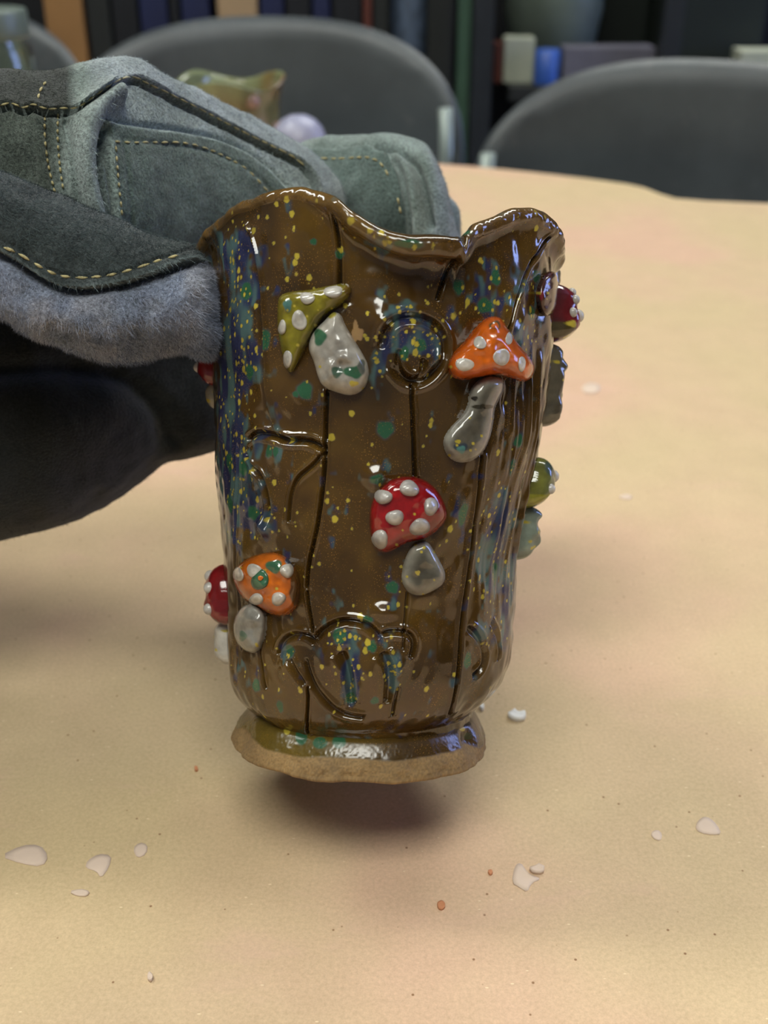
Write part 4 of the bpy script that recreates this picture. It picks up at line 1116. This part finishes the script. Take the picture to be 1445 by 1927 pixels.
# ------------------------------------------------------------------ chairs
def chair(x, y, top, rz, label, wdt=.43):
    e = empty('chair', (x, y, FL)); e.rotation_euler = (0, 0, 0); tag(e, label, 'chair', 'dark chairs around the work table')
    cs, sn = math.cos(rz), math.sin(rz)
    def W(p):                                                  # local: x right, y away from the table, z up
        p = np.asarray(p, float)
        return np.stack([x + p[..., 0] * cs - p[..., 1] * sn, y + p[..., 0] * sn + p[..., 1] * cs, p[..., 2]], -1)
    hb = .33
    # backrest: rounded, bowed shell
    n = 44; m = 26; th_ = .016
    u = np.linspace(-1, 1, n); v = np.linspace(-1, 1, m)
    UU, VV = np.meshgrid(u, v)
    # map square to a squircle outline
    pw = 3.2
    ex = 1 / (np.maximum(1e-6, (np.abs(UU) ** pw + np.abs(VV) ** pw)) ** (1 / pw)) * np.maximum(np.abs(UU), np.abs(VV))
    ex = np.where((np.abs(UU) < 1e-6) & (np.abs(VV) < 1e-6), 1, ex)
    qx, qz = UU * ex, VV * ex
    topb = np.where(qz > 0, 1 - .10 * qx ** 2, 1.0)
    X = qx * wdt / 2; Z = top - hb / 2 + qz * hb / 2 * topb
    Yb = -.075 * (qx ** 2) + .05 * (qz * .5 + .5) + .0
    edge_r = np.clip((1 - np.maximum(np.abs(UU), np.abs(VV))) / .06, 0, 1)
    tt_ = th_ / 2 * np.sqrt(np.clip(1 - (1 - edge_r) ** 2, 0.0, 1)) + .0004
    Fv = W(np.stack([X, Yb - tt_, Z], -1)).reshape(-1, 3); Bv = W(np.stack([X, Yb + tt_, Z], -1)).reshape(-1, 3)
    f = grid_faces(m, n)
    k = len(Fv)
    rim_ = [j for j in range(n)] + [i * n + n - 1 for i in range(1, m)] + [(m - 1) * n + j for j in range(n - 2, -1, -1)] + [i * n for i in range(m - 2, 0, -1)]
    rf = [(rim_[i], rim_[(i + 1) % len(rim_)], k + rim_[(i + 1) % len(rim_)], k + rim_[i]) for i in range(len(rim_))]
    F = [tuple(q) for q in f.tolist()] + [tuple(k + i for i in q[::-1]) for q in f.tolist()] + [q[::-1] for q in rf]
    mk('backrest', np.vstack([Fv, Bv]), F, M['chair'], e)
    # seat
    sv, sf = box(0, 0, 0, wdt * .95, .42, .022, .009)
    sv = W(sv + np.array([0, -.21, FL + .45]))
    mk('seat', sv, sf, M['chair'], e)
    for s in (-1, 1):
        xo = s * wdt * .465
        pts = [W(np.array(p)) for p in [(xo, .035, FL), (xo, .0, FL + .25), (xo, -.02, FL + .44), (xo, -.035, FL + .60), (xo * .985, -.040, top - .16), (xo * .97, -.045, top - .085)]]
        mk('rear_leg', *tube(pts, .008, 12), M['tube'], e)
        pts = [W(np.array(p)) for p in [(xo, -.40, FL), (xo, -.39, FL + .25), (xo, -.37, FL + .435)]]
        mk('front_leg', *tube(pts, .008, 12), M['tube'], e)
    mk('stretcher', *tube([W(np.array((-wdt * .46, -.01, FL + .425))), W(np.array((0, -.01, FL + .425))), W(np.array((wdt * .46, -.01, FL + .425)))], .009, 10), M['tube'], e)
    return e
chair(-.138, 1.37, .108, -.10, 'dark grey chair behind the glove with its pale tube leg showing', .47)
chair(.300, 1.11, .092, -.36, 'dark scuffed chair at the right end of the table edge', .43)
chair(-.60, 1.56, .108, .12, 'dark chair behind the glass jar at the far left', .43)

# ------------------------------------------------------------------ things standing on the table behind the glove
gp = on_plane(470, 300)                                        # second glazed cup
bx, by = -.128, .98
prof = [(.001, .001), (.026, .001), (.030, .006), (.030, .012), (.037, .024), (.040, .060), (.040, .088), (.043, .104), (.0445, .1065), (.043, .1075), (.0405, .104), (.037, .090), (.036, .030), (.030, .020), (.001, .018)]
def wav(an, z): return 1 + .07 * max(0, (z - .07) / .04) * np.sin(an * 4 + .4) 
v_, f_ = lathe(prof, bx, by, 72, wav)
v_[:, 2] *= .90
v_[:, 2] += np.where(v_[:, 2] > .07, (v_[:, 2] - .07) / .04, 0) * .007 * np.sin(np.arctan2(v_[:, 1] - by, v_[:, 0] - bx) * 3 + .3)
an_ = np.arctan2(v_[:, 1] - by, v_[:, 0] - bx)
nn_ = noise3(v_[:, 0] * 60, v_[:, 1] * 60, v_[:, 2] * 60, 7)
cc_ = lin(120, 130, 100)[None] + (lin(104, 84, 44) - lin(120, 130, 100))[None] * smooth(.5 + nn_)[:, None]
cc_ = cc_ + (lin(150, 130, 128) - cc_) * smooth(nn_ * 2 - .6)[:, None]
c2 = empty('small_glazed_cup', (bx, by, 0)); tag(c2, 'glossy green and brown cup half hidden behind the glove', 'cup')
mk('cup_wall', v_, f_, M['glaze'], c2, col=np.concatenate([cc_, np.full((len(cc_), 1), .15)], -1))
for k_, (aa, zz) in enumerate([(-2.2, .078), (-1.0, .085), (-.3, .06), (-1.6, .05)]):
    q = np.array([bx + .0405 * math.cos(aa), by + .0405 * math.sin(aa), zz])
    vv, fl_ = lathe([(.0005, .006), (.003, .0055), (.005, .004), (.006, .001), (.006, -.001), (.0005, -.002)], 0, 0, 16)
    vv = vv[:, [0, 2, 1]] * [1, -1, 1]
    ca, sa = math.cos(aa + math.pi / 2), math.sin(aa + math.pi / 2)
    vv = np.stack([vv[:, 0] * ca - vv[:, 1] * sa, vv[:, 0] * sa + vv[:, 1] * ca, vv[:, 2]], -1) + q
    mk('applied_button', vv, f_[:0].tolist() or fl_.tolist(), M['mush'], c2, col=np.tile(np.append(lin(150, 120, 110), .15), (len(vv), 1)))
# lavender pot
lx, ly = -.0660, .90
pr = [(.001, .0), (.020, .0), (.023, .004), (.024, .030), (.023, .050), (.0225, .058), (.021, .066), (.018, .073), (.013, .0785), (.007, .0815), (.001, .0825)]
v_, f_ = lathe(pr, lx, ly, 40)
o = mk('ceramic_piece', v_, f_, M['lav'], loc=(lx, ly, 0)); tag(o, 'small lavender grey domed ceramic piece between the glove fingers and the chair', 'ceramic')
# glass jar
jx, jy = -.335, 1.0
e = empty('glass_jar', (jx, jy, 0)); tag(e, 'clear glass jar with a grey green lid at the far left', 'jar')
pr = [(.001, .001), (.036, .001), (.041, .005), (.042, .012), (.042, .110), (.040, .120), (.036, .126), (.036, .140), (.033, .140), (.033, .126), (.037, .118), (.039, .110), (.039, .014), (.036, .006), (.001, .005)]
mk('jar_wall', *lathe(pr, jx, jy, 56), M['glass'], e)
pr = [(.001, .1405), (.0345, .1405), (.0385, .1385), (.0385, .128), (.0400, .1275), (.0405, .130), (.0405, .1465), (.039, .1490), (.001, .1495)]
mk('lid', *lathe(pr, jx, jy, 56), M['lid'], e)

# ------------------------------------------------------------------ storage rack and what stands on it
YB = 2.05                                                      # front of the things on the rack
SH2 = -.055
SH = -.10                                                      # shelf height on the left
rk = empty('storage_rack', (0, 2.2, FL)); tag(rk, 'dark storage rack with a green post behind the chairs', 'rack')
def shelf(x0, x1, z, mat='darkwood'): mk('shelf', *box((x0 + x1) / 2, 2.24, z - .0125, x1 - x0, .42, .025, .002), M[mat], rk, smooth_shade=False)
shelf(-1.5, .165, SH); shelf(.215, 1.6, SH2); shelf(-1.5, .165, .62); shelf(.215, 1.6, .62); shelf(-1.5, .165, -.52); shelf(.215, 1.6, -.52)
mk('back_panel', *box(.05, 2.46, .1, 3.1, .012, 1.6), M['blackcard'], rk, smooth_shade=False)
def post(xpx, wpx, mat, name, dy=0.0, lean=0):
    c = at_y(xpx, 60, YB - .03 + dy); s = 2.05 / FPX * .97
    mk(name, *box(c[0], YB - .03 + dy, (FL + 1.2) / 2, wpx * s, .03, 1.2 - FL, .002), M[mat], rk, smooth_shade=False)
post(873, 22, 'green_metal', 'green_post'); post(908, 36, 'dark_metal', 'post', -.01)
post(1262, 34, 'dark_metal', 'post', .0)
for xx in (-1.48, 1.58): mk('post', *box(xx, YB, (FL + 1.2) / 2, .04, .04, 1.2 - FL, .002), M['dark_metal'], rk, smooth_shade=False)
def stand(name, x0, x1, height, mat, label, cat, z=SH, y=YB, dep=.20, group='things standing on the rack', bev=.003):
    a = at_y(x0, 60, y)[0]; b = at_y(x1, 60, y)[0]
    o = mk(name, *box((a + b) / 2, y + dep / 2, z + height / 2, b - a - .001, dep, height, bev), M[mat], loc=((a + b) / 2, y + dep / 2, z), smooth_shade=False)
    return tag(o, label, cat, group)
stand('wooden_board', 88, 160, .46, 'orange_wood', 'orange brown wooden board standing at the left end of the rack', 'board', dep=.03)
stand('binder', 168, 210, .33, 'darkwood', 'dark olive binder next to the orange brown board', 'binder')
stand('binder', 214, 262, .30, 'blackcard', 'black binder left of the first navy binder', 'binder')
stand('binder', 266, 318, .32, 'navy', 'navy binder, leftmost of the blue ones', 'binder')
stand('binder', 322, 340, .28, 'blackcard', 'thin black binder between two navy binders', 'binder')
stand('binder', 344, 396, .32, 'navy', 'navy binder left of the pale pine board', 'binder')
stand('wooden_board', 411, 486, .50, 'tan', 'pale pine board standing between navy binders', 'board', dep=.03)
stand('binder', 492, 535, .32, 'navy', 'navy binder right of the pale pine board', 'binder')
stand('binder', 539, 585, .30, 'blackcard', 'black binder, second right of the pale pine board', 'binder')
stand('binder', 589, 622, .32, 'navy', 'narrow navy binder near the middle of the rack', 'binder')
stand('binder', 626, 680, .30, 'blackcard', 'wide black binder left of the rust red one', 'binder')
stand('binder', 683, 700, .31, 'rust', 'thin rust red binder', 'binder')
stand('binder', 703, 732, .29, 'darkwood', 'dark binder between the rust red one and the blue bottle', 'binder')
# splashed blue bottle
c = at_y(768, 60, YB + .06)
pr = [(.001, SH), (.030, SH), (.0335, SH + .006), (.0335, SH + .20), (.030, SH + .225), (.014, SH + .245), (.0135, SH + .275), (.0165, SH + .277), (.0165, SH + .30), (.001, SH + .302)]
o = mk('plastic_bottle', *lathe(pr, c[0], YB + .06, 36), M['bluegrey'], loc=(c[0], YB + .06, SH)); tag(o, 'paint splashed blue grey bottle left of the green post', 'bottle', 'things standing on the rack')
stand('binder', 804, 852, .30, 'darkwood', 'dark binder right of the splashed bottle', 'binder')
# right bay
c = at_y(1040, 45, YB + .16)
pr = [(.001, .0), (.055, .0), (.060, .008), (.078, .05), (.089, .11), (.085, .17), (.066, .21), (.058, .222), (.062, .232), (.056, .233), (.052, .222), (.078, .165), (.08, .11), (.05, .02), (.001, .015)]
o = mk('stoneware_pot', *lathe([(r_, z_ + SH2) for r_, z_ in pr], c[0], YB + .16, 56), M['greypot'], loc=(c[0], YB + .16, SH2)); tag(o, 'large round grey green pot on the right bay of the rack', 'pot')
def stand2(name, x0, x1, ytop, mat, label, cat, y, dep=.10):
    a = at_y(x0, ytop, y); b = at_y(x1, ytop, y)
    o = mk(name, *box((a[0] + b[0]) / 2, y + dep / 2, (a[2] + SH2) / 2, b[0] - a[0] - .001, dep, a[2] - SH2, .002), M[mat], loc=((a[0] + b[0]) / 2, y + dep / 2, SH2), smooth_shade=False)
    return tag(o, label, cat, 'things on the right bay of the rack')
stand2('carton', 950, 1008, 72, 'whitebox', 'off white carton right of the dark post', 'carton', YB + .02, .05)
stand2('carton', 932, 948, 82, 'rust', 'small red carton squeezed beside the dark post', 'carton', YB + .02, .05)
a = at_y(1033, 96, YB)
o = mk('bottle_cap', *lathe([(.001, SH2), (.022, SH2), (.0225, SH2 + .002), (.0215, a[2]), (.019, a[2] + .002), (.001, a[2] + .002)], a[0], YB + .01, 32), M['bluecap'], loc=(a[0], YB + .01, SH2)); tag(o, 'bright blue lid lying on the right bay of the rack', 'lid')
stand2('cardboard_sheet', 1062, 1235, 90, 'mauve', 'mauve grey carton in front of the round pot', 'carton', YB - .01, .06)
stand2('storage_box', 1282, 1470, -160, 'dkgreen', 'tall dark green box at the right end of the rack', 'box', YB + .08, .2)
stand2('storage_box', 1128, 1240, -160, 'dkgreen', 'tall dark green box between the round pot and the dark post', 'box', YB + .25, .1)
stand2('carton', 1395, 1475, 96, 'whitebox', 'off white carton at the right end of the rack', 'carton', YB - .0, .06)
